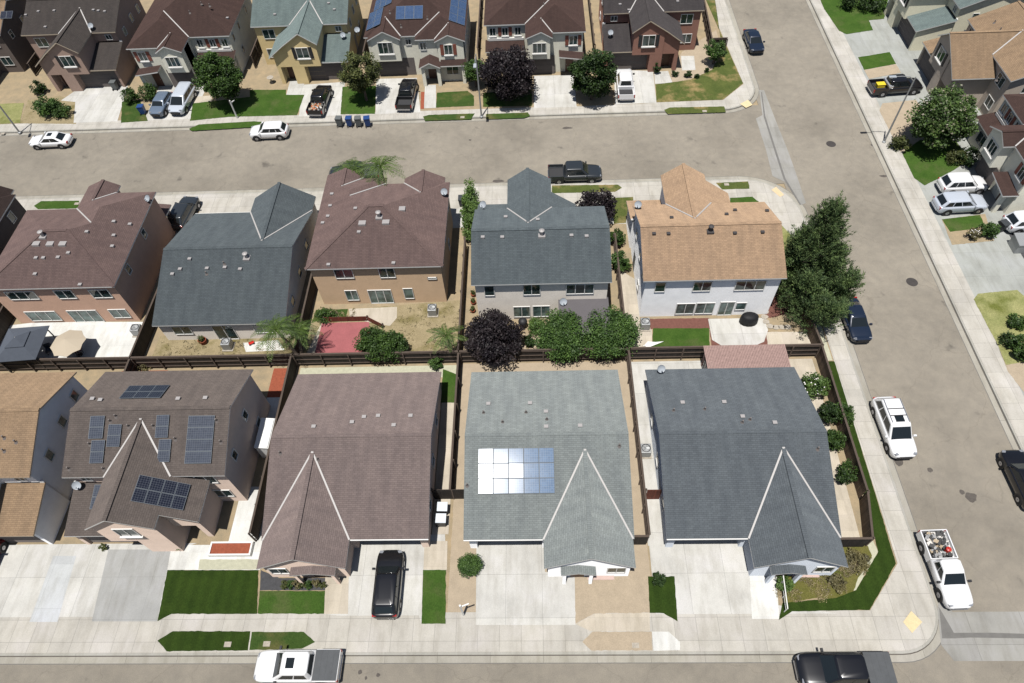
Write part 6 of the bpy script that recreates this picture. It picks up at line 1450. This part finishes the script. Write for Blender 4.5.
for i, (px, py) in enumerate(((764.5, 317), (766, 322), (770, 326.5), (776, 327.5), (782, 327.5), (787.5, 327.5), (765, 312))):
    m = MB(); rnd = random.Random(i); m.prism([(math.cos(k * PI / 4) * .33 * rnd.uniform(.85, 1.1), math.sin(k * PI / 4) * .28 * rnd.uniform(.85, 1.1)) for k in range(8)], 0, .05); o = m.build('stepping_stone', M['stone'], bevel=.012); o.location = (*g(px, py), .02); tag(o, 'one of the pale round stepping stones between the patio and the red-brown mulch', 'stepping stone', 'stepping stones beside the rounded patio')
fence((-19.67, 38.27), (-15.64, 38.29), 'low red-brown railing along the top of the pink concrete pad', h=.7, b='g', sp=1.2, name='low_railing', cat='railing', top=False)
fence((-15.64, 38.29), (-14.14, 37.38), 'short slanting end of the low red-brown railing at the pink pad', h=.7, b='g', sp=1.2, name='low_railing', cat='railing', top=False)
root = empty('toy_wagon', (*(-26.01, 35.92), .03), .5, 'small red toy wagon on the white slab below the slate-blue roof', 'toy'); root.scale = (.6, .6, .6); m = MB(); m.box(-.4, -.22, .14, .4, .22, .18)
m.box(-.4, -.22, .18, .4, -.19, .34); m.box(-.4, .19, .18, .4, .22, .34); m.box(-.4, -.19, .18, -.37, .19, .34); m.box(.37, -.19, .18, .4, .19, .34); m.build('tray', paint('toy_red', (.55, .03, .02), .4), root)
for sx in (-.28, .28):
    for sy in (-.24, .24): m = MB(); m.lathe([(.001, -.03), (.13, -.03), (.13, .03), (.001, .03)], (sx, sy, .13), 12, axis='y'); m.build('wheel', CARG['black'], root)

def blotch(px, py, r_, seed, sx=1, sy=1, mt='damp'):
    rnd = random.Random(seed); x, y = g(px, py, -.12); n = 18
    P = [(x + math.cos(2 * PI * k / n) * r_ * sx * (1 + .45 * noise.noise(Vector((math.cos(2 * PI * k / n) * 1.3, math.sin(2 * PI * k / n) * 1.3, seed)))), y + math.sin(2 * PI * k / n) * r_ * sy * (1 + .45 * noise.noise(Vector((math.cos(2 * PI * k / n) * 1.3, math.sin(2 * PI * k / n) * 1.3, seed + 5))))) for k in range(n)]
    sheet('road_stain', P, -.1165 + .0005 * (seed % 4), MG[mt])
for i, q in enumerate(((898, 459, .4, 1, 1.3), (899, 463, .25), (971, 497, .42), (962, 492, .2), (567, 128, .3, 1.8, .7), (498, 181, .35, 2, .6), (873, 145, .25), (884, 176, .3, 1.5, .6), (360, 672, .15), (378, 675, .13), (366, 678, .1), (470, 140, .15), (930, 470, .2), (888, 470, .2, .6, 1.6), (905, 500, .2, .6, 1.4))): blotch(q[0], q[1], q[2], i, *(q[3:] if len(q) > 3 else ()))
